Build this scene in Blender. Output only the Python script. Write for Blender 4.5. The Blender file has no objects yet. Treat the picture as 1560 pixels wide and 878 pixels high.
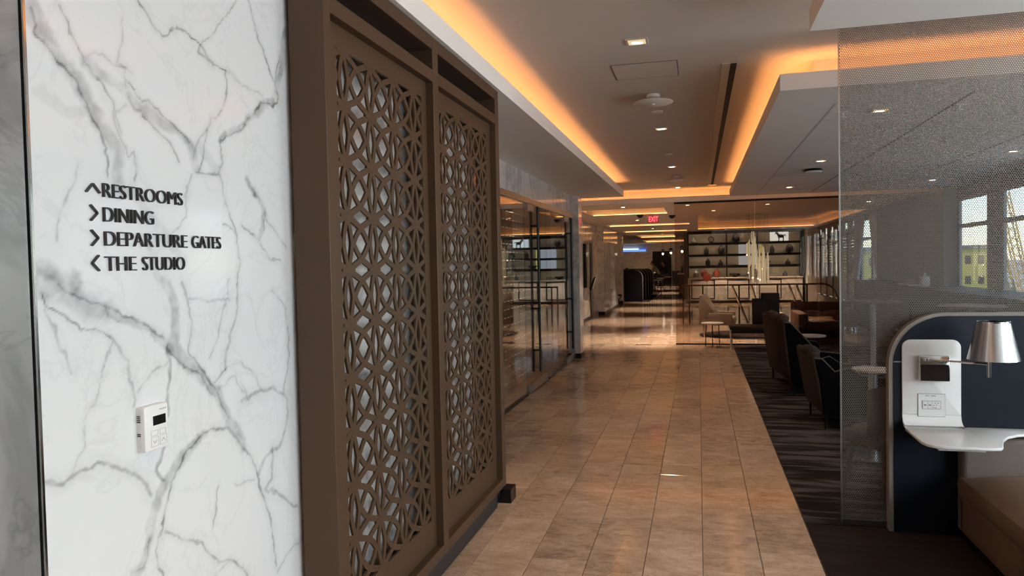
import bpy, math, random
import numpy as np
from mathutils import Matrix, Vector

random.seed(7)
rng = np.random.default_rng(7)
sc = bpy.context.scene
COL = sc.collection

# ------------------------------------------------------------------ camera
cam_d = bpy.data.cameras.new('camera')
cam = bpy.data.objects.new('camera', cam_d)
COL.objects.link(cam)
cam_d.sensor_fit = 'HORIZONTAL'
cam_d.sensor_width = 36.0
cam_d.lens = 1115.0 / 1560.0 * 36.0
cam_d.clip_start = 0.05
cam_d.clip_end = 2000
cam.matrix_world = Matrix(((0.96887316, 0.01252276, 0.24724073, 0.0),
                           (0.24667113, 0.03561097, -0.96844474, 0.0),
                           (-0.02093208, 0.99928727, 0.03141351, 1.62),
                           (0, 0, 0, 1)))
sc.camera = cam

# ------------------------------------------------------------------ sky, sun, daylight
world = bpy.data.worlds.new('world')
sc.world = world
world.use_nodes = True
wn = world.node_tree
wn.nodes.clear()
w_out = wn.nodes.new('ShaderNodeOutputWorld')
w_bg = wn.nodes.new('ShaderNodeBackground')
w_sky = wn.nodes.new('ShaderNodeTexSky')
w_sky.sky_type = 'NISHITA'
w_sky.sun_disc = False
w_sky.sun_elevation = math.radians(42)
w_sky.sun_rotation = math.radians(200)
w_sky.air_density = 1.0
w_sky.dust_density = 0.1
w_sky.ozone_density = 3.0
w_bg.inputs['Strength'].default_value = 0.30
wn.links.new(w_sky.outputs[0], w_bg.inputs[0])
wn.links.new(w_bg.outputs[0], w_out.inputs[0])

sun_d = bpy.data.lights.new('sun', 'SUN')
sun_d.energy = 7.5
sun_d.angle = math.radians(0.5)
sun_d.color = (1.0, 0.95, 0.86)
sun = bpy.data.objects.new('sun', sun_d)
COL.objects.link(sun)
sun.rotation_euler = Vector((0.75, 0.30, -0.60)).to_track_quat('-Z', 'Y').to_euler()

WIN_X = 4.2                       # window wall on the right
WIN_SPANS = [(10.55, 11.85), (12.39, 13.67)] + [(8.73 - 1.82 * k, 10.03 - 1.82 * k) for k in range(8)]
DAY = (0.90, 0.955, 1.0)


def area_light(name, loc, rot, sx, sy, power, color):
    d = bpy.data.lights.new(name, 'AREA')
    d.shape = 'RECTANGLE'
    d.size, d.size_y = sx, sy
    d.energy = power
    d.color = color
    o = bpy.data.objects.new(name, d)
    o.location = loc
    o.rotation_euler = rot
    COL.objects.link(o)
    return o


for (ya, yb) in WIN_SPANS[2:]:    # daylight entering through each window beside and behind the camera
    area_light('window_daylight', (WIN_X + 0.16, (ya + yb) / 2, 1.73), (0, math.radians(90), 0), 1.66, yb - ya, 11.0 if ya > 4.8 else 80.0, DAY)

vs = sc.view_settings
vs.view_transform = 'Standard'
vs.look = 'None'
vs.gamma = 1.0
vs.exposure = 0.2
vs.use_curve_mapping = False
sc.cycles.use_denoising = True
sc.cycles.max_bounces = 8
sc.cycles.diffuse_bounces = 6
sc.cycles.glossy_bounces = 4
sc.cycles.transparent_max_bounces = 24
sc.cycles.transmission_bounces = 6
sc.cycles.caustics_reflective = False
sc.cycles.caustics_refractive = False
sc.cycles.sample_clamp_indirect = 4.0

# ------------------------------------------------------------------ mesh helpers


class MB:
    """collects simple solids and links them as ONE mesh object"""

    def __init__(s):
        s.v, s.f = [], []

    def add(s, vs_, fs_):
        b = len(s.v)
        s.v.extend([tuple(map(float, p)) for p in vs_])
        s.f.extend([tuple(b + i for i in f) for f in fs_])
        return s

    def box(s, x0, x1, y0, y1, z0, z1):
        return s.add([(x0, y0, z0), (x1, y0, z0), (x1, y1, z0), (x0, y1, z0), (x0, y0, z1), (x1, y0, z1), (x1, y1, z1), (x0, y1, z1)],
                     [(0, 3, 2, 1), (4, 5, 6, 7), (0, 1, 5, 4), (1, 2, 6, 5), (2, 3, 7, 6), (3, 0, 4, 7)])

    def cyl(s, p0, p1, r, n=12, r1=None):
        r1 = r if r1 is None else r1
        p0, p1 = Vector(p0), Vector(p1)
        d = (p1 - p0).normalized()
        a = d.orthogonal().normalized()
        b = d.cross(a)
        vs_, fs_ = [], []
        for p, rr in ((p0, r), (p1, r1)):
            for i in range(n):
                t = 2 * math.pi * i / n
                vs_.append(p + a * (rr * math.cos(t)) + b * (rr * math.sin(t)))
        for i in range(n):
            j = (i + 1) % n
            fs_.append((i, j, n + j, n + i))
        fs_.append(tuple(range(n))[::-1])
        fs_.append(tuple(range(n, 2 * n)))
        return s.add(vs_, fs_)

    def tube(s, pts, r, n=8):
        pts = [Vector(p) for p in pts]
        vs_, fs_ = [], []
        up = None
        for k, p in enumerate(pts):
            d = (pts[min(k + 1, len(pts) - 1)] - pts[max(k - 1, 0)]).normalized()
            a = d.orthogonal().normalized() if up is None else (up - d * up.dot(d)).normalized()
            up = a
            b = d.cross(a)
            rr = r[k] if isinstance(r, (list, tuple)) else r
            for i in range(n):
                t = 2 * math.pi * i / n
                vs_.append(p + a * (rr * math.cos(t)) + b * (rr * math.sin(t)))
        for k in range(len(pts) - 1):
            for i in range(n):
                j = (i + 1) % n
                fs_.append((k * n + i, k * n + j, (k + 1) * n + j, (k + 1) * n + i))
        fs_.append(tuple(range(n))[::-1])
        m = (len(pts) - 1) * n
        fs_.append(tuple(range(m, m + n)))
        return s.add(vs_, fs_)

    def lathe(s, prof, c=(0, 0), n=20):
        vs_, fs_ = [], []
        for (r, z) in prof:
            for i in range(n):
                t = 2 * math.pi * i / n
                vs_.append((c[0] + r * math.cos(t), c[1] + r * math.sin(t), z))
        for k in range(len(prof) - 1):
            for i in range(n):
                j = (i + 1) % n
                fs_.append((k * n + i, k * n + j, (k + 1) * n + j, (k + 1) * n + i))
        if prof[0][0] > 1e-4:
            fs_.append(tuple(range(n))[::-1])
        if prof[-1][0] > 1e-4:
            m = (len(prof) - 1) * n
            fs_.append(tuple(range(m, m + n)))
        return s.add(vs_, fs_)

    def prism(s, poly, axis, a0, a1):
        """poly in the two other axes (x,y,z order), extruded along axis from a0 to a1"""
        n = len(poly)

        def P(u, v, a):
            return {'x': (a, u, v), 'y': (u, a, v), 'z': (u, v, a)}[axis]
        vs_ = [P(u, v, a0) for u, v in poly] + [P(u, v, a1) for u, v in poly]
        fs_ = [(i, (i + 1) % n, n + (i + 1) % n, n + i) for i in range(n)]
        fs_ += [tuple(range(n))[::-1], tuple(range(n, 2 * n))]
        return s.add(vs_, fs_)

    def ball(s, c, r, sx=1, sy=1, sz=1, n=14, m=8):
        prof = []
        vs_, fs_ = [], []
        for k in range(m + 1):
            ph = math.pi * k / m
            for i in range(n):
                t = 2 * math.pi * i / n
                vs_.append((c[0] + r * sx * math.sin(ph) * math.cos(t), c[1] + r * sy * math.sin(ph) * math.sin(t), c[2] - r * sz * math.cos(ph)))
        for k in range(m):
            for i in range(n):
                j = (i + 1) % n
                fs_.append((k * n + i, k * n + j, (k + 1) * n + j, (k + 1) * n + i))
        return s.add(vs_, fs_)

    def build(s, name, m, parent=None, smooth=False, bevel=0.0, seg=2, loc=None, fix=True):
        me = bpy.data.meshes.new(name)
        me.from_pydata(s.v, [], s.f)
        me.materials.append(m)
        if fix:
            import bmesh
            bm = bmesh.new()
            bm.from_mesh(me)
            bmesh.ops.recalc_face_normals(bm, faces=bm.faces)
            bm.to_mesh(me)
            bm.free()
        me.update()
        o = bpy.data.objects.new(name, me)
        COL.objects.link(o)
        if loc is not None:
            o.location = loc
        if parent is not None:
            o.parent = parent
        if smooth:
            me.polygons.foreach_set('use_smooth', [True] * len(me.polygons))
            try:
                me.set_sharp_from_angle(angle=math.radians(40))
            except Exception:
                pass
        if bevel > 0:
            md = o.modifiers.new('bevel', 'BEVEL')
            md.width = bevel
            md.segments = seg
            md.limit_method = 'ANGLE'
            md.angle_limit = math.radians(35)
            if seg > 1:
                me.polygons.foreach_set('use_smooth', [True] * len(me.polygons))
                md.harden_normals = False
        return o


def rrect(w, h, r, n=6, cx=0.0, cy=0.0, rs=None):
    """rounded rectangle polygon; rs = radii at (+,+), (-,+), (-,-), (+,-)"""
    rs = rs or (r, r, r, r)
    out = []
    for k, (sx, sy) in enumerate(((1, 1), (-1, 1), (-1, -1), (1, -1))):
        rr = max(rs[k], 1e-4)
        ox, oy = cx + sx * (w / 2 - rr), cy + sy * (h / 2 - rr)
        for i in range(n + 1):
            t = math.pi / 2 * (k + i / n)
            out.append((ox + rr * math.cos(t), oy + rr * math.sin(t)))
    return out


def tag(o, label, cat, group=None):
    o['label'] = label
    o['category'] = cat
    if group:
        o['group'] = group
    return o


def empty(name, loc, label, cat, group=None, rz=0.0):
    o = bpy.data.objects.new(name, None)
    o.empty_display_size = 0.1
    o.location = loc
    o.rotation_euler = (0, 0, rz)
    COL.objects.link(o)
    return tag(o, label, cat, group)


def struct(o):
    o['kind'] = 'structure'
    return o


def structempty(name, loc=(0, 0, 0)):
    o = bpy.data.objects.new(name, None)
    o.location = loc
    COL.objects.link(o)
    return struct(o)


def copy_tree(o, parent=None):
    c = o.copy()
    COL.objects.link(c)
    c.parent = parent
    for ch in [k for k in o.children]:
        copy_tree(ch, c)
    return c


def text_mesh(name, body, m, parent, width=None, height=None, depth=0.004, loc=(0, 0, 0), rot=(0, 0, 0), bold=0.0):
    cu = bpy.data.curves.new(name + '_curve', 'FONT')
    cu.body = body
    cu.size = 1.0
    cu.offset = bold
    tmp = bpy.data.objects.new(name + '_tmp', cu)
    COL.objects.link(tmp)
    dg = bpy.context.evaluated_depsgraph_get()
    me = bpy.data.meshes.new_from_object(tmp.evaluated_get(dg))
    bpy.data.objects.remove(tmp)
    bpy.data.curves.remove(cu)
    co = np.array([v.co[:] for v in me.vertices])
    mn, mx = co.min(0), co.max(0)
    sx = width / (mx[0] - mn[0])
    sy = height / (mx[1] - mn[1])
    faces = [tuple(p.vertices) for p in me.polygons]
    n = len(co)
    flat = np.stack([(co[:, 0] - mn[0]) * sx, (co[:, 1] - mn[1]) * sy, np.zeros(n)], 1)
    top = flat.copy()
    top[:, 2] = depth
    cnt = {}
    for f in faces:
        for i in range(len(f)):
            a, b = f[i], f[(i + 1) % len(f)]
            cnt[(a, b)] = cnt.get((a, b), 0) + 1
    sides = [(a, b, b + n, a + n) for (a, b) in cnt if (b, a) not in cnt]
    allv = np.concatenate([flat, top])
    me2 = bpy.data.meshes.new(name)
    me2.from_pydata(allv.tolist(), [], [tuple(i + n for i in f) for f in faces] + sides)
    me2.materials.append(m)
    me2.update()
    bpy.data.meshes.remove(me)
    o = bpy.data.objects.new(name, me2)
    COL.objects.link(o)
    o.location = loc
    o.rotation_euler = rot
    o.parent = parent
    return o

# ------------------------------------------------------------------ materials


def new_mat(name):
    m = bpy.data.materials.new(name)
    m.use_nodes = True
    nt = m.node_tree
    nt.nodes.clear()
    out = nt.nodes.new('ShaderNodeOutputMaterial')
    return m, nt, out


def N(nt, t, **kw):
    n = nt.nodes.new(t)
    for k, v in kw.items():
        if k in n.inputs:
            n.inputs[k].default_value = v
        else:
            setattr(n, k, v)
    return n


def pbr(name, col, rough=0.5, metal=0.0, noise=0.0, nscale=20.0, bump=0.0, bscale=80.0, spec=0.5, emit=None, estr=0.0, coat=0.0, stretch=None):
    m, nt, out = new_mat(name)
    p = N(nt, 'ShaderNodeBsdfPrincipled')
    p.inputs['Roughness'].default_value = rough
    p.inputs['Metallic'].default_value = metal
    p.inputs['Specular IOR Level'].default_value = spec
    p.inputs['Base Color'].default_value = (*col, 1)
    if coat:
        p.inputs['Coat Weight'].default_value = coat
        p.inputs['Coat Roughness'].default_value = 0.05
    tc = N(nt, 'ShaderNodeTexCoord')
    src = tc.outputs['Object']
    if stretch:
        mp = N(nt, 'ShaderNodeMapping')
        mp.inputs['Scale'].default_value = stretch
        nt.links.new(src, mp.inputs['Vector'])
        src = mp.outputs[0]
    if noise > 0:
        nz = N(nt, 'ShaderNodeTexNoise', Scale=nscale, Detail=4.0)
        nt.links.new(src, nz.inputs['Vector'])
        mx = N(nt, 'ShaderNodeMix', data_type='RGBA')
        mx.inputs[6].default_value = (*[c * (1 - noise) for c in col], 1)
        mx.inputs[7].default_value = (*[min(1, c * (1 + noise)) for c in col], 1)
        nt.links.new(nz.outputs['Fac'], mx.inputs[0])
        nt.links.new(mx.outputs[2], p.inputs['Base Color'])
    if bump > 0:
        nb = N(nt, 'ShaderNodeTexNoise', Scale=bscale, Detail=3.0)
        nt.links.new(src, nb.inputs['Vector'])
        bp = N(nt, 'ShaderNodeBump', Strength=bump, Distance=0.01)
        nt.links.new(nb.outputs['Fac'], bp.inputs['Height'])
        nt.links.new(bp.outputs[0], p.inputs['Normal'])
    if emit:
        p.inputs['Emission Color'].default_value = (*emit, 1)
        p.inputs['Emission Strength'].default_value = estr
    nt.links.new(p.outputs[0], out.inputs[0])
    return m


def ridge(nt, vec, scale, width, detail=5.0, dist=0.6, rough=0.6):
    """thin vein lines: 1 on the line, 0 away"""
    nz = N(nt, 'ShaderNodeTexNoise', Scale=scale, Detail=detail, Distortion=dist, Roughness=rough)
    nt.links.new(vec, nz.inputs['Vector'])
    sb = N(nt, 'ShaderNodeMath', operation='SUBTRACT')
    sb.inputs[1].default_value = 0.5
    nt.links.new(nz.outputs['Fac'], sb.inputs[0])
    ab = N(nt, 'ShaderNodeMath', operation='ABSOLUTE')
    nt.links.new(sb.outputs[0], ab.inputs[0])
    mr = N(nt, 'ShaderNodeMapRange', interpolation_type='SMOOTHSTEP')
    mr.inputs[1].default_value = 0.0
    mr.inputs[2].default_value = width
    mr.inputs[3].default_value = 1.0
    mr.inputs[4].default_value = 0.0
    nt.links.new(ab.outputs[0], mr.inputs[0])
    return mr.outputs[0]


def madd(nt, a, b, k):
    n = N(nt, 'ShaderNodeMath', operation='MULTIPLY_ADD')
    n.use_clamp = True
    nt.links.new(b, n.inputs[0])
    n.inputs[1].default_value = k
    if a is None:
        n.inputs[2].default_value = 0.0
    else:
        nt.links.new(a, n.inputs[2])
    return n.outputs[0]


def marble(name, base, vein, rough=0.12, scale=1.0, attr=None, big=0.36, fine=0.22):
    m, nt, out = new_mat(name)
    tc = N(nt, 'ShaderNodeTexCoord')
    mp = N(nt, 'ShaderNodeMapping')
    mp.inputs['Rotation'].default_value = (0.5, 0.3, 0.2)
    mp.inputs['Scale'].default_value = (scale, scale, scale)
    nt.links.new(tc.outputs['Object'], mp.inputs['Vector'])
    v = mp.outputs[0]
    tot = None
    if attr:
        at_ = N(nt, 'ShaderNodeAttribute', attribute_name=attr)
        tot = madd(nt, None, at_.outputs['Fac'], 1.0)
        tot = madd(nt, tot, ridge(nt, v, 2.6, 0.018, 6.0, 0.9), 0.07)
    else:
        tot = madd(nt, None, ridge(nt, v, 0.9, 0.05, 5.0, 0.8), big)
        tot = madd(nt, tot, ridge(nt, v, 1.9, 0.02, 6.0, 1.2), fine)
    cl = N(nt, 'ShaderNodeTexNoise', Scale=1.3, Detail=3.0)
    nt.links.new(v, cl.inputs['Vector'])
    tot = madd(nt, tot, cl.outputs['Fac'], 0.06)
    mx = N(nt, 'ShaderNodeMix', data_type='RGBA')
    mx.inputs[6].default_value = (*base, 1)
    mx.inputs[7].default_value = (*vein, 1)
    nt.links.new(tot, mx.inputs[0])
    p = N(nt, 'ShaderNodeBsdfPrincipled')
    p.inputs['Roughness'].default_value = rough
    p.inputs['Specular IOR Level'].default_value = 0.3 if attr else 0.5
    nt.links.new(mx.outputs[2], p.inputs['Base Color'])
    nt.links.new(p.outputs[0], out.inputs[0])
    return m


def glass(name, tint, refl=1.0, rough=0.0):
    """thin pane: see-through tint with a fresnel reflection"""
    m, nt, out = new_mat(name)
    tr = N(nt, 'ShaderNodeBsdfTransparent')
    tr.inputs[0].default_value = (*tint, 1)
    gl = N(nt, 'ShaderNodeBsdfGlossy')
    gl.inputs['Roughness'].default_value = rough
    gl.inputs[0].default_value = (refl, refl, refl, 1)
    lw = N(nt, 'ShaderNodeLayerWeight')          # schlick reflectance from the facing angle
    pw = N(nt, 'ShaderNodeMath', operation='POWER')
    pw.inputs[1].default_value = 5.0
    nt.links.new(lw.outputs['Facing'], pw.inputs[0])
    fr = N(nt, 'ShaderNodeMath', operation='MULTIPLY_ADD')
    fr.inputs[1].default_value = 0.96
    fr.inputs[2].default_value = 0.04
    nt.links.new(pw.outputs[0], fr.inputs[0])
    mx = N(nt, 'ShaderNodeMixShader')
    nt.links.new(fr.outputs[0], mx.inputs[0])
    nt.links.new(tr.outputs[0], mx.inputs[1])
    nt.links.new(gl.outputs[0], mx.inputs[2])
    nt.links.new(mx.outputs[0], out.inputs[0])
    return m


def emis(name, col, strength):
    m, nt, out = new_mat(name)
    e = N(nt, 'ShaderNodeEmission')
    e.inputs[0].default_value = (*col, 1)
    e.inputs[1].default_value = strength
    nt.links.new(e.outputs[0], out.inputs[0])
    return m


def stone_tile(name, per_object=True):
    m, nt, out = new_mat(name)
    tc = N(nt, 'ShaderNodeTexCoord')
    p = N(nt, 'ShaderNodeBsdfPrincipled')
    if per_object:
        oi = N(nt, 'ShaderNodeObjectInfo')
        add = N(nt, 'ShaderNodeVectorMath', operation='MULTIPLY_ADD')
        nt.links.new(oi.outputs['Random'], add.inputs[0])
        add.inputs[1].default_value = (37.0, 91.0, 53.0)
        nt.links.new(tc.outputs['Object'], add.inputs[2])
        vec = add.outputs[0]
        rnd = oi.outputs['Random']
    else:
        vec = tc.outputs['Object']
        br = N(nt, 'ShaderNodeTexBrick', Scale=1.0)
        br.inputs['Color1'].default_value = (0, 0, 0, 1)
        br.inputs['Color2'].default_value = (1, 1, 1, 1)
        br.inputs['Mortar'].default_value = (0.5, 0.5, 0.5, 1)
        br.inputs['Brick Width'].default_value = 0.61
        br.inputs['Row Height'].default_value = 0.305
        br.inputs['Mortar Size'].default_value = 0.002
        rt = N(nt, 'ShaderNodeMapping')
        rt.inputs['Rotation'].default_value = (0, 0, math.pi / 2)
        nt.links.new(vec, rt.inputs['Vector'])
        nt.links.new(rt.outputs[0], br.inputs['Vector'])
        rnd = br.outputs['Color']
    c1 = N(nt, 'ShaderNodeTexNoise', Scale=4.0, Detail=6.0, Roughness=0.65, Distortion=0.6)
    nt.links.new(vec, c1.inputs['Vector'])
    st = N(nt, 'ShaderNodeMapping')
    st.inputs['Scale'].default_value = (3.0, 9.0, 3.0)
    nt.links.new(vec, st.inputs['Vector'])
    c2 = N(nt, 'ShaderNodeTexNoise', Scale=2.0, Detail=5.0, Roughness=0.7, Distortion=1.0)
    nt.links.new(st.outputs[0], c2.inputs['Vector'])
    ad = N(nt, 'ShaderNodeMath', operation='ADD')
    nt.links.new(c1.outputs['Fac'], ad.inputs[0])
    nt.links.new(c2.outputs['Fac'], ad.inputs[1])
    ml = N(nt, 'ShaderNodeMath', operation='MULTIPLY_ADD')
    nt.links.new(rnd, ml.inputs[0])
    ml.inputs[1].default_value = 0.24
    nt.links.new(ad.outputs[0], ml.inputs[2])
    mr = N(nt, 'ShaderNodeMapRange')
    mr.inputs[1].default_value = 0.72
    mr.inputs[2].default_value = 1.52
    nt.links.new(ml.outputs[0], mr.inputs[0])
    cr = N(nt, 'ShaderNodeValToRGB')
    cr.color_ramp.elements[0].color = (0.29, 0.18, 0.118, 1)
    cr.color_ramp.elements[1].color = (0.72, 0.52, 0.38, 1)
    e = cr.color_ramp.elements.new(0.5)
    e.color = (0.53, 0.36, 0.25, 1)
    nt.links.new(mr.outputs[0], cr.inputs[0])
    vn = ridge(nt, vec, 3.0, 0.012, 6.0, 1.0, 0.7)
    mk = N(nt, 'ShaderNodeMath', operation='MULTIPLY')
    mk.inputs[1].default_value = 0.35
    nt.links.new(vn, mk.inputs[0])
    mx = N(nt, 'ShaderNodeMix', data_type='RGBA')
    nt.links.new(mk.outputs[0], mx.inputs[0])
    nt.links.new(cr.outputs[0], mx.inputs[6])
    mx.inputs[7].default_value = (0.66, 0.54, 0.42, 1)
    dk = ridge(nt, vec, 5.0, 0.010, 6.0, 1.5, 0.7)
    dm = N(nt, 'ShaderNodeMath', operation='MULTIPLY')
    dm.inputs[1].default_value = 0.45
    nt.links.new(dk, dm.inputs[0])
    mx2 = N(nt, 'ShaderNodeMix', data_type='RGBA')
    nt.links.new(dm.outputs[0], mx2.inputs[0])
    nt.links.new(mx.outputs[2], mx2.inputs[6])
    mx2.inputs[7].default_value = (0.19, 0.12, 0.085, 1)
    nt.links.new(mx2.outputs[2], p.inputs['Base Color'])
    rr = N(nt, 'ShaderNodeMapRange')
    rr.inputs[3].default_value = 0.05
    rr.inputs[4].default_value = 0.15
    nt.links.new(c1.outputs['Fac'], rr.inputs[0])
    nt.links.new(rr.outputs[0], p.inputs['Roughness'])
    bp = N(nt, 'ShaderNodeBump', Strength=0.05, Distance=0.01)
    nb = N(nt, 'ShaderNodeTexNoise', Scale=5.0, Detail=2.0)
    nt.links.new(vec, nb.inputs['Vector'])
    nt.links.new(nb.outputs['Fac'], bp.inputs['Height'])
    nt.links.new(bp.outputs[0], p.inputs['Normal'])
    nt.links.new(p.outputs[0], out.inputs[0])
    return m


def carpet_mat(name, dark, light, amount=1.0):
    m, nt, out = new_mat(name)
    tc = N(nt, 'ShaderNodeTexCoord')
    mp = N(nt, 'ShaderNodeMapping')
    mp.inputs['Scale'].default_value = (1.6, 9.0, 1.0)
    nt.links.new(tc.outputs['Object'], mp.inputs['Vector'])
    nz = N(nt, 'ShaderNodeTexNoise', Scale=1.0, Detail=3.0, Roughness=0.55, Distortion=0.5)
    nt.links.new(mp.outputs[0], nz.inputs['Vector'])
    mr = N(nt, 'ShaderNodeMapRange', interpolation_type='SMOOTHSTEP')
    mr.inputs[1].default_value = 0.42
    mr.inputs[2].default_value = 0.62
    mr.inputs[4].default_value = amount
    nt.links.new(nz.outputs['Fac'], mr.inputs[0])
    mx = N(nt, 'ShaderNodeMix', data_type='RGBA')
    mx.inputs[6].default_value = (*dark, 1)
    mx.inputs[7].default_value = (*light, 1)
    nt.links.new(mr.outputs[0], mx.inputs[0])
    fz = N(nt, 'ShaderNodeTexNoise', Scale=260.0, Detail=2.0)
    nt.links.new(tc.outputs['Object'], fz.inputs['Vector'])
    mm = N(nt, 'ShaderNodeMix', data_type='RGBA', blend_type='MULTIPLY')
    mm.inputs[0].default_value = 0.5
    nt.links.new(mx.outputs[2], mm.inputs[6])
    nt.links.new(fz.outputs['Color'], mm.inputs[7])
    p = N(nt, 'ShaderNodeBsdfPrincipled')
    p.inputs['Roughness'].default_value = 0.95
    p.inputs['Specular IOR Level'].default_value = 0.1
    nt.links.new(mm.outputs[2], p.inputs['Base Color'])
    bp = N(nt, 'ShaderNodeBump', Strength=0.4, Distance=0.004)
    nt.links.new(fz.outputs['Fac'], bp.inputs['Height'])
    nt.links.new(bp.outputs[0], p.inputs['Normal'])
    nt.links.new(p.outputs[0], out.inputs[0])
    return m


M = {}
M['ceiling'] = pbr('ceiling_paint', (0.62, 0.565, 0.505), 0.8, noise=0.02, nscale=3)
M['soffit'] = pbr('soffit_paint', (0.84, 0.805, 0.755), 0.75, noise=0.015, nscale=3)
M['marble_white'] = marble('white_marble_hand', (0.74, 0.745, 0.75), (0.16, 0.163, 0.17), 0.10, attr='vein')
M['marble'] = marble('white_marble', (0.76, 0.74, 0.71), (0.22, 0.22, 0.22), 0.12)
M['marble_grey'] = marble('grey_marble', (0.27, 0.265, 0.26), (0.10, 0.10, 0.10), 0.2, big=0.4, fine=0.2)
M['bronze'] = pbr('bronze_metal', (0.084, 0.046, 0.023), 0.5, 0.2, noise=0.08, nscale=40)
M['black'] = pbr('black_metal', (0.012, 0.011, 0.011), 0.35, 0.4, noise=0.1)
M['dark_plinth'] = pbr('dark_plinth', (0.03, 0.024, 0.022), 0.6, noise=0.1)
M['chrome'] = pbr('chrome', (0.72, 0.71, 0.69), 0.12, 1.0, noise=0.03)
M['steel'] = pbr('brushed_steel', (0.5, 0.5, 0.49), 0.32, 1.0, noise=0.06, nscale=60, stretch=(1, 1, 12))
M['tile'] = stone_tile('stone_tile')
M['tile_far'] = stone_tile('stone_tile_far', False)
M['grout'] = pbr('grout', (0.075, 0.05, 0.038), 0.9, noise=0.15)
M['carpet'] = carpet_mat('carpet_streaked', (0.022, 0.015, 0.014), (0.125, 0.100, 0.098))
M['carpet_dark'] = carpet_mat('carpet_dark', (0.030, 0.020, 0.018), (0.040, 0.028, 0.025))
M['glass'] = glass('clear_glass', (0.94, 0.96, 0.955))
M['glass_tint'] = glass('bronze_glass', (0.80, 0.72, 0.65))
M['glass_dark'] = glass('smoked_glass', (0.60, 0.60, 0.59))
M['led'] = emis('cove_led', (1.0, 0.40, 0.125), 15.0)
M['led_far'] = emis('cove_led_far', (1.0, 0.45, 0.15), 6.0)
M['lamp_on'] = emis('downlight_glow', (1.0, 0.84, 0.60), 9.0)
M['reflector_glow'] = emis('downlight_reflector_glow', (1.0, 0.70, 0.40), 0.75)  # emission stands in for lamp light falling on the reflector plate
M['lamp_trim'] = pbr('downlight_trim', (0.62, 0.58, 0.52), 0.45, noise=0.03)
M['white_plastic'] = pbr('white_plastic', (0.78, 0.77, 0.75), 0.35, noise=0.02)
M['peg_panel'] = pbr('peg_panel_dark', (0.018, 0.012, 0.010), 0.4, noise=0.15, nscale=6)
M['brown_wall'] = pbr('dark_brown_wall', (0.07, 0.048, 0.035), 0.5, noise=0.1, nscale=6)
M['grey_wall'] = pbr('grey_wall', (0.17, 0.163, 0.16), 0.7, noise=0.03, nscale=4)
M['white_wall'] = pbr('white_wall', (0.62, 0.61, 0.59), 0.7, noise=0.02, nscale=4)
M['mullion'] = pbr('window_mullion', (0.36, 0.37, 0.38), 0.5, 0.2, noise=0.03)
M['navy'] = pbr('navy_laminate', (0.006, 0.009, 0.018), 0.45, noise=0.1, nscale=8, spec=0.25)
M['navy_fabric'] = pbr('navy_fabric', (0.004, 0.004, 0.005), 0.9, noise=0.2, nscale=120, bump=0.3, bscale=400, spec=0.05)
M['taupe_fabric'] = pbr('taupe_fabric', (0.055, 0.041, 0.033), 0.9, noise=0.2, nscale=150, bump=0.3, bscale=400, spec=0.1)
M['taupe_light'] = pbr('taupe_light_fabric', (0.12, 0.095, 0.078), 0.9, noise=0.15, nscale=150, bump=0.3, bscale=400, spec=0.1)
M['leather'] = pbr('tan_leather', (0.205, 0.130, 0.082), 0.45, noise=0.12, nscale=6, bump=0.12, bscale=70)
M['leather_back'] = pbr('tan_upholstery', (0.18, 0.14, 0.115), 0.65, noise=0.1, nscale=40, bump=0.1, bscale=120)
M['brown_leather'] = pbr('brown_leather', (0.115, 0.062, 0.035), 0.5, noise=0.15, nscale=8, bump=0.1, bscale=80)
M['brown_dark'] = pbr('dark_brown_leather', (0.035, 0.020, 0.013), 0.55, noise=0.15, nscale=8, spec=0.2)
M['edge_trim'] = pbr('taupe_edge_trim', (0.25, 0.215, 0.18), 0.45, noise=0.05)
M['corian'] = pbr('white_solid_surface', (0.80, 0.78, 0.755), 0.22, noise=0.012, nscale=5)
M['dark_glass'] = pbr('dark_screen', (0.01, 0.012, 0.010), 0.12, noise=0.1)
M['wood'] = pbr('walnut_wood', (0.11, 0.065, 0.040), 0.45, noise=0.25, nscale=4, stretch=(14, 14, 1))
M['tabletop'] = pbr('pale_tabletop', (0.62, 0.55, 0.49), 0.35, noise=0.04)
M['drape'] = pbr('grey_drape', (0.42, 0.42, 0.43), 0.9, noise=0.06, nscale=30)
M['shelf_back'] = pbr('shelf_back_panel', (0.70, 0.66, 0.54), 0.22, noise=0.05, nscale=2)
M['bowl'] = pbr('dark_ceramic', (0.05, 0.05, 0.045), 0.3, noise=0.2)
M['pale_ceramic'] = pbr('pale_ceramic', (0.55, 0.53, 0.48), 0.3, noise=0.08)
M['red_ceramic'] = pbr('red_lacquer', (0.32, 0.07, 0.045), 0.3, noise=0.1)
M['rod_glass'] = pbr('chandelier_glass', (0.80, 0.78, 0.66), 0.1, 0.0, noise=0.1, nscale=60, emit=(0.9, 0.85, 0.62), estr=0.4)
M['wire'] = pbr('thin_wire', (0.35, 0.32, 0.28), 0.4, 0.8, noise=0.05)
M['text'] = pbr('sign_letter_black', (0.016, 0.013, 0.011), 0.4, noise=0.1)
M['outlet_dark'] = pbr('outlet_holes', (0.10, 0.095, 0.09), 0.5, noise=0.1)
M['joint'] = pbr('dark_joint', (0.02, 0.02, 0.02), 0.7, noise=0.1)
M['shade_metal'] = pbr('lamp_shade_metal', (0.62, 0.61, 0.60), 0.22, 0.95, noise=0.10, nscale=8, stretch=(9, 9, 0.4))
M['red_sign'] = emis('exit_red', (1.0, 0.10, 0.12), 2.2)
M['blue_sign'] = emis('blue_glow', (0.10, 0.22, 1.0), 1.6)
M['ice_sign'] = emis('ice_glow', (0.55, 0.75, 1.0), 1.5)
M['yellow'] = pbr('yellow_facade', (0.42, 0.38, 0.085), 0.8, noise=0.08, nscale=0.3)
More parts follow.
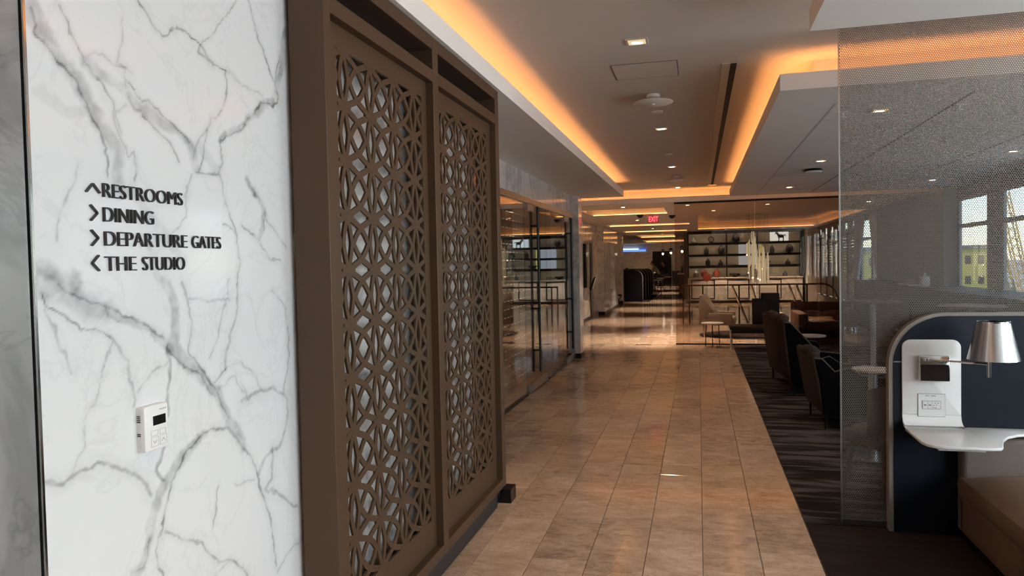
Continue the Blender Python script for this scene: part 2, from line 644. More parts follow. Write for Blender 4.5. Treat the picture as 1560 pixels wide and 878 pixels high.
M['crane_yellow'] = pbr('crane_paint', (0.42, 0.27, 0.09), 0.6, noise=0.08, nscale=0.5)
M['concrete'] = pbr('pale_concrete', (0.34, 0.35, 0.36), 0.9, noise=0.1, nscale=0.2)
M['tarmac'] = pbr('tarmac', (0.36, 0.36, 0.355), 0.95, noise=0.15, nscale=0.05)
M['dark_roof'] = pbr('roof_grey', (0.12, 0.125, 0.13), 0.9, noise=0.1, nscale=0.3)
M['red_paint'] = pbr('red_paint', (0.45, 0.08, 0.06), 0.6, noise=0.08)
M['mesh_metal'] = pbr('perforated_metal', (0.165, 0.145, 0.125), 0.5, 0.3, noise=0.03)
M['glassware'] = glass('glassware', (0.9, 0.9, 0.88))
M['skin'] = pbr('skin', (0.45, 0.27, 0.20), 0.55, noise=0.05)
M['hair'] = pbr('dark_hair', (0.018, 0.013, 0.010), 0.6, noise=0.2)
M['sweater'] = pbr('grey_sweater', (0.34, 0.32, 0.31), 0.9, noise=0.1, nscale=60)
M['dark_cloth'] = pbr('dark_cloth', (0.025, 0.025, 0.03), 0.9, noise=0.2)
M['jeans'] = pbr('blue_denim', (0.10, 0.16, 0.30), 0.9, noise=0.15, nscale=60)
M['shoe'] = pbr('shoe_black', (0.02, 0.02, 0.02), 0.5, noise=0.1)

# ================================================================== the setting
ZS, ZC = 2.77, 3.02               # lowered soffits, main ceiling
ZF = 2.883                        # top of the cove fascia


def cells(u0, u1, v0, v1, holes):
    us = sorted({u0, u1, *[max(u0, min(u1, h[i])) for h in holes for i in (0, 1)]})
    vs_ = sorted({v0, v1, *[max(v0, min(v1, h[i])) for h in holes for i in (2, 3)]})
    for a, b in zip(us[:-1], us[1:]):
        for c, d in zip(vs_[:-1], vs_[1:]):
            cu, cv = (a + b) / 2, (c + d) / 2
            if not any(h[0] < cu < h[1] and h[2] < cv < h[3] for h in holes):
                yield a, b, c, d


# ---- floor: slab with stone tiles, each tile a part
floor = struct(MB().box(-6, 4.4, -5.2, 52, -0.2, -0.006).build('floor', M['grout']))
struct(floor)
TW = 0.305
tile_cache = {}


def tile_mesh(w, l):
    key = (round(w, 3), round(l, 3))
    if key not in tile_cache:
        w, l = key
        b, h = 0.0022, 0.006
        me = bpy.data.meshes.new('tile')
        v = [(-w / 2, -l / 2, -h), (w / 2, -l / 2, -h), (w / 2, l / 2, -h), (-w / 2, l / 2, -h)]
        v += [(x, y, -b) for x, y, z in v]
        v += [(-w / 2 + b, -l / 2 + b, 0), (w / 2 - b, -l / 2 + b, 0), (w / 2 - b, l / 2 - b, 0), (-w / 2 + b, l / 2 - b, 0)]
        f = []
        for k in (0, 4):
            for i in range(4):
                j = (i + 1) % 4
                f.append((k + i, k + j, k + 4 + j, k + 4 + i))
        f.append((8, 9, 10, 11))
        me.from_pydata(v, [], f)
        me.materials.append(M['tile'])
        tile_cache[key] = me
    return tile_cache[key]


Y_TILE0, Y_TILE1 = 1.9, 14.5
first_joint = {1: 4.144, 0: 3.60, 2: 3.80, 3: 3.73, 4: 4.35, 5: 3.95, 6: 4.2, 7: 3.9, 8: 4.05}
for c in range(9):
    xr = 0.613 - TW * c
    xc = xr - TW / 2
    w = TW - 0.003
    yy = first_joint[c]
    while yy > Y_TILE0:
        yy -= 0.61
    r2 = random.Random(c)
    while yy < Y_TILE1:
        L = 0.61 if r2.random() > 0.22 else r2.choice([0.305, 0.46, 0.915])
        L = min(L, max(0.12, Y_TILE1 - yy))
        o = bpy.data.objects.new('tile', tile_mesh(w, L - 0.003))
        COL.objects.link(o)
        o.location = (xc, yy + L / 2, 0)
        o.parent = floor
        yy += L
# beyond and beside the tiles that can be told apart
MB().box(-6, 0.613, Y_TILE1, 52, -0.006, 0.0).build('stone_field', M['tile_far'], floor)
MB().box(0.613, 4.3, 14.62, 52, -0.006, 0.0).build('stone_field', M['tile_far'], floor)
MB().box(-6, 0.613 - 9 * TW, -5.2, Y_TILE1, -0.006, 0.0).build('stone_field', M['tile_far'], floor)
MB().box(0.613 - 9 * TW, 0.613, -5.2, Y_TILE0 - 0.45, -0.006, 0.0).build('stone_field', M['tile_far'], floor)

tag(MB().box(0.62, 4.0, 4.735, 14.58, 0.0, 0.002).build('carpet', M['carpet']),
    'dark carpet with purple-grey streaks under the lounge seats', 'carpet')
tag(MB().box(0.62, 4.19, -4.98, 4.725, 0.0, 0.002).build('carpet', M['carpet_dark']),
    'plain near-black brown carpet in front of the booth', 'carpet')

# ---- ceilings
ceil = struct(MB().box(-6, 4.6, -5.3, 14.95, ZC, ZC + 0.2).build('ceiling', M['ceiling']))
struct(MB().box(-6.2, 4.7, -5.5, 53, 3.5, 3.7).build('ceiling', M['ceiling']))


def led(x0, x1, y0, y1, z, parent, m='led'):
    return MB().box(x0, x1, y0, y1, z, z + 0.012).build('led_strip', M[m], parent, fix=False)


def soffit(name, x0, x1, y0, y1, sides, mat=None, pocket=0.25):
    """lowered ceiling field; on each open side a fascia, a light pocket with an LED strip and an upstand behind"""
    mat = mat or M['soffit']
    t = 0.022
    o = struct(MB().box(x0 + t * ('x0' in sides), x1 - t * ('x1' in sides), y0 + t * ('y0' in sides), y1 - t * ('y1' in sides), ZS, ZS + 0.02).build(name, mat))
    lo = {'x0': x0, 'x1': x1, 'y0': y0, 'y1': y1}
    ins = {k: (lo[k] + (pocket if k[1] == '0' else -pocket)) if k in sides else lo[k] for k in lo}
    up = MB()
    if 'x0' in sides:
        MB().box(x0, x0 + t, y0, y1, ZS, ZF).build('fascia', mat, o)
        up.box(ins['x0'], ins['x0'] + 0.02, ins['y0'], ins['y1'], ZS + 0.02, ZC)
        led(x0 + 0.09, x0 + 0.12, ins['y0'] - 0.12 * ('y0' in sides), ins['y1'] + 0.12 * ('y1' in sides), ZS + 0.021, o)
    if 'x1' in sides:
        MB().box(x1 - t, x1, y0, y1, ZS, ZF).build('fascia', mat, o)
        up.box(ins['x1'] - 0.02, ins['x1'], ins['y0'], ins['y1'], ZS + 0.02, ZC)
        led(x1 - 0.12, x1 - 0.09, ins['y0'] - 0.12 * ('y0' in sides), ins['y1'] + 0.12 * ('y1' in sides), ZS + 0.021, o)
    if 'y0' in sides:
        MB().box(x0 + t * ('x0' in sides), x1, y0, y0 + t, ZS, ZF).build('fascia', mat, o)
        up.box(ins['x0'] + 0.02 * ('x0' in sides), ins['x1'] - 0.02 * ('x1' in sides), ins['y0'], ins['y0'] + 0.02, ZS + 0.02, ZC)
        led(ins['x0'] - 0.12 * ('x0' in sides), ins['x1'], y0 + 0.09, y0 + 0.12, ZS + 0.021, o)
    if 'y1' in sides:
        MB().box(x0 + t * ('x0' in sides), x1 - t * ('x1' in sides), y1 - t, y1, ZS, ZF).build('fascia', mat, o)
        up.box(ins['x0'] + 0.02 * ('x0' in sides), ins['x1'] - 0.02 * ('x1' in sides), ins['y1'] - 0.02, ins['y1'], ZS + 0.02, ZC)
        led(ins['x0'] - 0.12 * ('x0' in sides), ins['x1'], y1 - 0.12, y1 - 0.09, ZS + 0.021, o)
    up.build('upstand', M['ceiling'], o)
    return o


soff_l = soffit('ceiling', -2.17, -1.25, -5.2, 12.9, ('x1', 'y1'))
island = soffit('ceiling', 0.555, 4.25, 5.335, 13.70, ('x0', 'y0', 'y1'))
soff_r = soffit('ceiling', 0.558, 4.25, -5.2, 4.0, ('x0', 'y1'))

# low ceiling from the bulkhead on, with sunken light trays
TRAYS = [(-2.5, -0.70, 15.9, 18.0), (-2.75, -0.25, 22.3, 23.6), (-2.7, -0.4, 27.2, 28.4), (0.0, 3.95, 19.0, 27.6),
         (-2.6, -1.0, 31.5, 35.0), (-2.9, -0.6, 39.0, 43.0)]
mb = MB()
for a, b, c, d in cells(-6, 4.25, 14.522, 52, TRAYS):
    mb.box(a, b, c, d, ZS, ZS + 0.02)
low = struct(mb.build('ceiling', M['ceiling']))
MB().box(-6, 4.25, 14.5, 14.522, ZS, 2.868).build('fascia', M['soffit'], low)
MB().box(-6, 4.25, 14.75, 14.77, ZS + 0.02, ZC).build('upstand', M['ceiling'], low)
led(-3.0, 4.2, 14.6, 14.63, ZS + 0.021, low)
for (x0, x1, y0, y1) in TRAYS:
    e, zt = 0.16, 3.03
    m_ = MB()
    m_.add([(x0 - e, y0 - e, ZS + .02), (x1 + e, y0 - e, ZS + .02), (x1 + e, y1 + e, ZS + .02), (x0 - e, y1 + e, ZS + .02),
            (x0 - e, y0 - e, zt), (x1 + e, y0 - e, zt), (x1 + e, y1 + e, zt), (x0 - e, y1 + e, zt)],
           [(0, 4, 5, 1), (1, 5, 6, 2), (2, 6, 7, 3), (3, 7, 4, 0), (4, 7, 6, 5)])
    m_.build('light_tray', M['ceiling'], low)
    led(x0, x1, y0 - 0.10, y0 - 0.07, ZS + 0.022, low, 'led_far')
    led(x0, x1, y1 + 0.07, y1 + 0.10, ZS + 0.022, low, 'led_far')
    led(x0 - 0.10, x0 - 0.07, y0, y1, ZS + 0.022, low, 'led_far')
    led(x1 + 0.07, x1 + 0.10, y0, y1, ZS + 0.022, low, 'led_far')

# shallow panel joints on the island ceiling (fine grooves shown as thin battens)
mb = MB()
for xx in (1.89, 3.04):
    mb.box(xx - 0.006, xx + 0.006, 5.8, 13.4, ZS - 0.002, ZS + 0.001)
mb.build('joint_line', M['dark_plinth'], island)
mb = MB()
for k in range(7):
    yy = 6.6 + 1.05 * k
    mb.box(1.02, 4.1, yy - 0.008, yy + 0.008, ZS - 0.002, ZS + 0.001)
mb.box(1.0, 1.016, 5.9, 13.4, ZS - 0.002, ZS + 0.001)
mb.build('joint_line', M['white_wall'], island)

# ---- left wall: veined marble facing with lettering
VX = -1.43
VEINS = [
 (0.0451,0.33,[(1.33,2.215),(1.345,2.184),(1.378,2.15),(1.421,2.116),(1.457,2.079),(1.489,2.031),(1.532,1.974),(1.567,1.922),(1.574,1.839)]),
 (0.0047,0.6,[(1.326,2.207),(1.344,2.155),(1.386,2.122),(1.443,2.083),(1.474,2.036),(1.512,1.979),(1.529,1.909),(1.532,1.86)]),
 (0.0038,0.5,[(1.401,2.254),(1.43,2.203),(1.461,2.158),(1.518,2.101),(1.556,2.036),(1.575,1.965),(1.606,1.919),(1.629,1.931),(1.619,1.852)]),
 (0.0338,0.3,[(1.479,2.131),(1.549,2.109),(1.614,2.082),(1.671,2.059),(1.744,2.029),(1.81,2.012),(1.851,1.991),(1.869,1.926)]),
 (0.0038,0.5,[(1.615,2.116),(1.684,2.079),(1.771,2.043),(1.851,2.0)]),
 (0.0038,0.5,[(1.619,2.074),(1.694,2.028),(1.768,1.978),(1.792,1.926)]),
 (0.0047,0.6,[(1.649,2.339),(1.696,2.311),(1.744,2.281),(1.812,2.32),(1.853,2.304),(1.91,2.282),(1.969,2.249),(2.034,2.25)]),
 (0.0047,0.5,[(2.034,2.25),(2.033,2.183),(1.977,2.111),(1.927,2.042),(1.908,1.96),(1.876,1.917)]),
 (0.0038,0.4,[(2.089,2.489),(2.043,2.433),(1.991,2.365),(1.926,2.306),(1.894,2.268),(1.969,2.249)]),
 (0.0038,0.6,[(2.152,2.51),(2.185,2.457),(2.22,2.391),(2.255,2.334),(2.293,2.287)]),
 (0.0028,0.3,[(2.05,2.249),(2.118,2.224),(2.229,2.205)]),
 (0.0244,0.35,[(2.377,2.483),(2.362,2.408),(2.348,2.346),(2.313,2.28),(2.289,2.217),(2.207,2.167),(2.13,2.108),(2.023,2.048),(1.989,2.022)]),
 (0.0038,0.6,[(2.34,2.39),(2.303,2.289),(2.32,2.213),(2.208,2.178),(2.12,2.096),(2.022,2.037),(1.997,2.023)]),
 (0.0047,0.5,[(1.989,2.022),(2.001,1.952),(1.975,1.919),(1.92,1.908),(1.861,1.915)]),
 (0.0376,0.15,[(1.88,1.995),(1.924,1.972),(1.968,1.928)]),
 (0.0047,0.5,[(1.983,1.92),(2.012,1.841),(2.034,1.791),(2.056,1.729),(2.061,1.645),(2.051,1.571)]),
 (0.0225,0.3,[(2.119,1.914),(2.172,1.876),(2.218,1.824),(2.205,1.778),(2.174,1.733)]),
 (0.0038,0.5,[(2.137,1.905),(2.209,1.846),(2.226,1.802),(2.174,1.722),(2.084,1.762)]),
 (0.0038,0.45,[(2.218,1.824),(2.283,1.736),(2.344,1.703)]),
 (0.0038,0.4,[(2.056,1.729),(2.024,1.759),(1.991,1.758)]),
 (0.0038,0.4,[(2.182,1.711),(2.238,1.656),(2.299,1.644)]),
 (0.0047,0.4,[(1.84,1.913),(1.83,1.855),(1.812,1.778),(1.789,1.748),(1.747,1.71)]),
 (0.0047,0.3,[(1.448,1.89),(1.431,1.833),(1.409,1.77),(1.385,1.73),(1.378,1.692)]),
 (0.0319,0.16,[(1.58,1.848),(1.623,1.818),(1.657,1.786),(1.753,1.701),(1.805,1.646)]),
 (0.0376,0.3,[(1.304,1.647),(1.362,1.624),(1.425,1.6)]),
 (0.0038,0.3,[(1.601,2.272),(1.604,2.223),(1.584,2.167),(1.628,2.145)]),
 (0.0038,0.35,[(1.479,2.131),(1.531,2.169),(1.606,2.156),(1.604,2.105)]),
 (0.0282,0.1,[(1.347,2.038),(1.416,2.008),(1.473,2.012)]),
 (0.0282,0.2,[(1.677,1.699),(1.687,1.646),(1.709,1.592)]),
 (0.0038,0.35,[(1.927,2.042),(1.88,2.005),(1.849,1.962)]),
 (0.0038,0.4,[(1.601,2.054),(1.567,2.03),(1.581,1.983)]),
 (0.0612,0.33,[(1.328,1.604),(1.399,1.586),(1.456,1.552),(1.506,1.524)]),
 (0.0048,0.6,[(1.336,1.581),(1.352,1.55),(1.424,1.506),(1.482,1.476),(1.518,1.452)]),
 (0.0038,0.5,[(1.381,1.595),(1.447,1.568),(1.506,1.541),(1.516,1.515),(1.559,1.503)]),
 (0.023,0.28,[(1.506,1.532),(1.582,1.51),(1.651,1.469),(1.712,1.427),(1.738,1.405)]),
 (0.0038,0.6,[(1.517,1.54),(1.594,1.514),(1.663,1.468),(1.713,1.436)]),
 (0.0086,0.45,[(1.518,1.456),(1.555,1.427),(1.576,1.39),(1.585,1.336),(1.594,1.291),(1.591,1.274)]),
 (0.0383,0.3,[(1.721,1.593),(1.751,1.536),(1.754,1.46),(1.745,1.414),(1.804,1.359),(1.875,1.299),(1.935,1.249),(1.98,1.167),(2.028,1.104),(2.061,1.052)]),
 (0.0048,0.55,[(1.788,1.591),(1.812,1.513),(1.824,1.464),(1.806,1.397),(1.861,1.331),(1.92,1.272),(1.949,1.205),(1.996,1.153)]),
 (0.0038,0.5,[(1.725,1.416),(1.776,1.363),(1.86,1.312),(1.919,1.241)]),
 (0.0124,0.42,[(1.725,1.416),(1.729,1.36),(1.718,1.287),(1.708,1.223),(1.691,1.135),(1.663,1.087),(1.693,1.051)]),
 (0.0057,0.4,[(1.716,1.375),(1.657,1.352),(1.607,1.315)]),
 (0.0048,0.38,[(1.523,1.439),(1.499,1.383),(1.475,1.321),(1.437,1.271),(1.414,1.204),(1.393,1.154)]),
 (0.0096,0.55,[(1.32,1.156),(1.359,1.14),(1.407,1.15),(1.467,1.154),(1.518,1.127),(1.573,1.099),(1.618,1.063),(1.635,1.022)]),
 (0.0344,0.34,[(1.866,1.131),(1.806,1.115),(1.748,1.082),(1.706,1.047),(1.665,1.013),(1.644,0.956),(1.634,0.896),(1.608,0.852),(1.583,0.835)]),
 (0.0048,0.6,[(1.913,1.14),(1.836,1.128),(1.762,1.088),(1.719,1.034),(1.689,0.968),(1.672,0.9),(1.657,0.841),(1.68,0.788)]),
 (0.0038,0.5,[(1.572,0.849),(1.62,0.847),(1.641,0.911)]),
 (0.0057,0.5,[(1.686,0.913),(1.765,0.866),(1.835,0.82),(1.893,0.757),(1.957,0.727),(2.006,0.691),(2.056,0.629)]),
 (0.0077,0.52,[(1.913,1.14),(1.994,1.122),(2.044,1.068),(2.095,1.011),(2.129,0.946),(2.136,0.887),(2.171,0.808),(2.206,0.715),(2.22,0.593)]),
 (0.0086,0.38,[(2.054,1.584),(2.04,1.499),(2.019,1.426),(1.991,1.376),(1.971,1.316)]),
 (0.0038,0.4,[(2.002,1.585),(1.992,1.544)]),
 (0.0048,0.38,[(1.807,1.542),(1.902,1.527),(1.999,1.533)]),
 (0.0038,0.33,[(1.982,1.523),(1.945,1.433),(1.909,1.355)]),
 (0.0057,0.4,[(2.242,1.555),(2.322,1.481),(2.35,1.382),(2.334,1.3),(2.319,1.23),(2.294,1.174)]),
 (0.0115,0.4,[(2.051,1.207),(2.144,1.212),(2.223,1.21),(2.316,1.17),(2.323,1.108),(2.298,1.054),(2.242,0.996)]),
 (0.0172,0.25,[(2.242,0.996),(2.19,0.986),(2.139,0.937)]),
 (0.0038,0.3,[(1.971,1.316),(2.058,1.325),(2.147,1.268),(2.163,1.209)]),
 (0.0038,0.4,[(1.971,1.316),(1.921,1.292)]),
 (0.0096,0.4,[(2.222,1.001),(2.216,0.909),(2.164,0.873),(2.264,0.825),(2.371,0.754)]),
 (0.0057,0.4,[(2.412,0.64),(2.318,0.625),(2.273,0.595),(2.228,0.565)]),
 (0.0038,0.4,[(1.928,0.961),(1.917,0.903),(1.889,0.83)]),
 (0.0067,0.33,[(1.343,1.543),(1.359,1.503),(1.375,1.463),(1.392,1.43),(1.404,1.393)]),
 (0.0038,0.3,[(1.92,1.262),(2.02,1.277),(2.087,1.2),(2.054,1.26)]),
 (0.0038,0.25,[(2.002,0.95),(2.109,0.918)]),
 (0.0038,0.3,[(1.89,0.699),(1.923,0.714),(1.973,0.715)]),
]


def vein_wall(y0, y1, z0, z1, step, fine_ranges):
    ny, nz = int((y1 - y0) / step) + 1, int((z1 - z0) / step) + 1
    Y, Z = np.meshgrid(np.linspace(y0, y1, ny), np.linspace(z0, z1, nz), indexing='ij')

    def vnoise(f, seed):
        g = np.random.default_rng(seed).random((64, 64))
        u, v = (Y * f) % 63, (Z * f) % 63
        i, j = u.astype(int), v.astype(int)
        a, b = u - i, v - j
        a, b = a * a * (3 - 2 * a), b * b * (3 - 2 * b)
        return (g[i, j] * (1 - a) * (1 - b) + g[i + 1, j] * a * (1 - b) + g[i, j + 1] * (1 - a) * b + g[i + 1, j + 1] * a * b) - 0.5
    dy = 0.020 * vnoise(14, 1) + 0.012 * vnoise(38, 2) + 0.006 * vnoise(90, 8)
    dz = 0.020 * vnoise(14, 3) + 0.012 * vnoise(38, 4) + 0.006 * vnoise(90, 9)
    PY, PZ = Y + dy, Z + dz
    tex = 0.72 + 0.9 * vnoise(30, 5) + 0.5 * vnoise(70, 6)
    V = np.zeros_like(Y)
    for w, inten, pts in VEINS:
        D = np.full_like(Y, 9.0)
        for (ya, za), (yb, zb) in zip(pts[:-1], pts[1:]):
            ey, ez = yb - ya, zb - za
            t = np.clip(((PY - ya) * ey + (PZ - za) * ez) / (ey * ey + ez * ez + 1e-9), 0, 1)
            D = np.minimum(D, np.hypot(PY - ya - t * ey, PZ - za - t * ez))
        if w > 0.012:
            k = np.clip((w * 0.66 - D) / (w * 0.36), 0, 1) * inten * 1.3 * np.clip(tex, 0.3, 1.3)
        else:
            ww = max(w * 0.8, 0.0042)
            k = np.clip(1.25 - D / ww, 0, 1) * inten * 1.1 * np.clip(tex + 0.15, 0.25, 1.2)
            k = np.maximum(k, np.clip(1 - D / (ww * 5), 0, 1) * inten * 0.22)
        V = V + k * (1 - V * 0.7)
    me = bpy.data.meshes.new('wall_left')
    co = np.stack([np.full(Y.size, VX), Y.ravel(), Z.ravel()], 1)
    idx = np.arange(ny * nz).reshape(ny, nz)
    q = np.stack([idx[:-1, :-1].ravel(), idx[1:, :-1].ravel(), idx[1:, 1:].ravel(), idx[:-1, 1:].ravel()], 1)
    me.from_pydata(co.tolist(), [], q.tolist())
    a = me.attributes.new('vein', 'FLOAT', 'POINT')
    a.data.foreach_set('value', V.ravel().astype(np.float32))
    me.materials.append(M['marble_white'])
    me.update()
    return me


me = vein_wall(1.316, 2.62, 0.30, 2.77, 0.0042, None)
wl = bpy.data.objects.new('wall_left', me)
COL.objects.link(wl)
struct(wl)
mb = MB().box(-1.50, VX - 0.001, 1.316, 4.76, 0, ZS).box(-2.07, -1.50, 4.66, 4.76, 0, ZS)
mb.box(-1.46, VX, 1.316, 2.62, 0, 0.30).box(-1.46, VX, 2.62, 4.76, 0, ZS)
mb.build('slab', M['marble'], wl)
MB().box(-1.50, VX + 0.003, 1.310, 1.316, 0, ZS).build('edge_trim', M['chrome'], wl)
# grey marble wall nearer the camera, a dark joint between
struct(MB().box(-1.55, -1.436, -5.2, 1.306, 0, ZS).build('wall_left', M['marble_grey']))
struct(MB().box(-1.56, -1.462, 1.306, 1.310, 0, ZS).build('trim_1', M['joint']))

# ---- marble header over the glass front, and the far left walls
struct(MB().box(-2.19, -2.075, 4.76, 12.35, 2.45, ZS).build('wall_left', M['marble']))
struct(MB().box(-2.45, -1.965, 12.35, 12.72, 0.0, ZS).build('wall_left', M['marble']))
struct(MB().box(-2.40, -1.955, 12.335, 12.73, 0.0, 0.085).build('baseboard_left', M['black']))
mb = MB()
mb.box(-3.2, -3.05, 12.72, 21.1, 0.0, ZS).box(-3.2, -3.05, 21.1, 21.55, 2.2, ZS).box(-3.2, -3.05, 21.55, 22.84, 0, ZS)
w3 = struct(mb.build('wall_left', M['marble']))
struct(MB().box(-3.06, -3.035, 12.72, 21.1, 0.0, 0.10).build('baseboard_left', M['black']))
# pier with a niche
mb = MB()
for a, b, c, d in cells(22.84, 26.9, 0, ZS, [(23.9, 25.9, 0.75, 2.3)]):
    mb.box(-3.02, -2.86, a, b, c, d)
mb.box(-3.3, -3.02, 22.84, 26.9, 0, ZS)
struct(mb.build('wall_left', M['marble']))
struct(MB().box(-3.31, -2.85, 22.83, 26.92, 0.0, 0.10).build('baseboard_left', M['black']))
mb = MB().box(-3.9, -3.8, 26.9, 29.6, 0, ZS).box(-3.8, -2.93, 29.3, 29.7, 0, ZS)
struct(mb.build('wall_left', M['marble']))
struct(MB().box(-3.82, -2.92, 29.28, 29.72, 0.0, 0.10).build('baseboard_left', M['black']))
struct(MB().box(-6.0, -5.9, -5.2, 52, 0, 3.5).build('wall_left', M['brown_wall']))
# the room behind the glass front
struct(MB().box(-4.1, -4.0, 4.7, 12.6, 0, ZS).build('wall_left', M['brown_wall']))
struct(MB().box(-4.0, -2.45, 12.4, 12.5, 0, ZS).build('wall_left', M['brown_wall']))
struct(MB().box(-5.9, -1.5, 4.56, 4.66, 0, ZS).build('wall_left', M['brown_wall']))
struct(MB().box(-4.1, -2.17, 4.7, 12.5, ZS, ZS + 0.02).build('ceiling', M['brown_wall']))

# ---- back wall behind the camera with windows
mb = MB()
BW = []
for a, b, c, d in cells(-6, 4.4, 0, 3.5, BW):
    mb.box(a, b, -5.2, -5.0, c, d)
struct(mb.build('wall_back', M['brown_wall']))

# ---- right window wall
CLER = [(21.9 + 1.15 * k, 22.4 + 1.15 * k, 2.46, 2.64) for k in range(7)]
BLINDS = [(21.75 + 1.2 * k, 22.75 + 1.2 * k, 0.35, 2.30) for k in range(6)]
RW = [(a, b, 0.9, 2.57) for a, b in WIN_SPANS] + [(18.6, 21.2, 0.6, 2.62)] + CLER + BLINDS
mb = MB()
for a, b, c, d in cells(-5.2, 52, 0, 3.5, RW):
    mb.box(WIN_X, WIN_X + 0.045, a, b, c, d)
wr = struct(mb.build('wall_right', M['grey_wall']))
for n, (a, b) in enumerate(WIN_SPANS + [(18.6, 21.2)]):
    zb, zt = (0.9, 2.57) if b != 21.2 else (0.6, 2.62)
    w_ = structempty('window_%d' % (n + 1), (WIN_X + 0.022, (a + b) / 2, zb))
    hw = (b - a) / 2
    fr = MB()
    fr.box(-0.02, 0.02, -hw, -hw + 0.045, 0, zt - zb).box(-0.02, 0.02, hw - 0.045, hw, 0, zt - zb)
    fr.box(-0.02, 0.02, -hw, hw, 0, 0.05).box(-0.02, 0.02, -hw, hw, zt - zb - 0.045, zt - zb)
    tr = 2.108 - zb
    fr.box(-0.02, 0.02, -hw, hw, tr - 0.035, tr + 0.035)
    if b == 21.2:
        fr.box(-0.03, 0.03, -0.09, 0.09, 0, zt - zb)
    fr.build('window_frame', M['mullion'], w_)
    MB().box(-0.004, 0.004, -hw + 0.045, hw - 0.045, 0.05, tr - 0.035).build('pane', M['glass'], w_)
    MB().box(-0.004, 0.004, -hw + 0.045, hw - 0.045, tr + 0.035, zt - zb - 0.045).build('pane', M['glass'], w_)
    MB().box(-0.16, 0.1, -hw - 0.05, hw + 0.05, -0.03, 0.0).build('window_sill', M['mullion'], w_)
for n, (a, b, c, d) in enumerate(CLER):
    struct(MB().box(WIN_X + 0.02, WIN_X + 0.026, a, b, c, d).build('window_%d' % (n + 12), M['glass']))

# ---- far end of the place
struct(MB().box(-6, 4.4, 50, 50.2, 0, 3.5).build('wall_far', M['marble']))
mb = MB().box(-2.98, -1.75, 49.9, 49.99, 0, 2.35)
struct(mb.build('door_3', M['black']))
struct(MB().box(-6, 4.4, 46.8, 47.2, 2.30, ZS).build('wall_far', M['soffit']))
# grey returns in the lounge
struct(MB().box(4.0, 4.2, 13.75, 18.5, 0, ZS).build('wall_right', M['grey_wall']))

# ================================================================== bronze lattice screen
scr = empty('lattice_screen', (-1.27, 2.37, 0.0), 'tall bronze lattice screen with two perforated panels standing before white marble', 'screen')
D, LN = 0.14, 2.335               # depth (towards the wall), length along the corridor


def sbox(name, y0, y1, z0, z1, x0=-D, x1=0.0, m='bronze', bev=0.0015):
    return MB().box(x0, x1, y0, y1, z0, z1).build(name, M[m], scr, bevel=bev, seg=1)


sbox('post', 0.0, 0.048, 0.148, 2.765)
sbox('post', 1.102, 1.178, 0.148, 2.765)
sbox('post', 2.255, LN, 0.148, 2.765)
for n_, (a, b) in {'rail': (0.048, 1.102), 'rail.001': (1.178, 2.255)}.items():
    sbox('top_rail', a, b, 2.70, 2.765)
    sbox('middle_rail', a, b, 2.54, 2.60)
    sbox('bottom_rail', a, b, 0.148, 0.205)
    sbox('transom_back', a, b, 2.60, 2.70, -D + 0.004, -D + 0.012, 'dark_plinth', 0)
sbox('plinth', 0.1, 2.30, 0.0, 0.148, -0.10, -0.055, 'dark_plinth', 0)
MB().box(-0.07, 0.018, 2.335 + 0.055, 2.335 + 0.19, 0.0, 0.095).build('foot', M['black'], scr, bevel=0.003, seg=1)
MB().box(-0.11, -0.06, 2.2, 2.335 + 0.15, 0.02, 0.095).build('foot', M['black'], scr, bevel=0.003, seg=1)


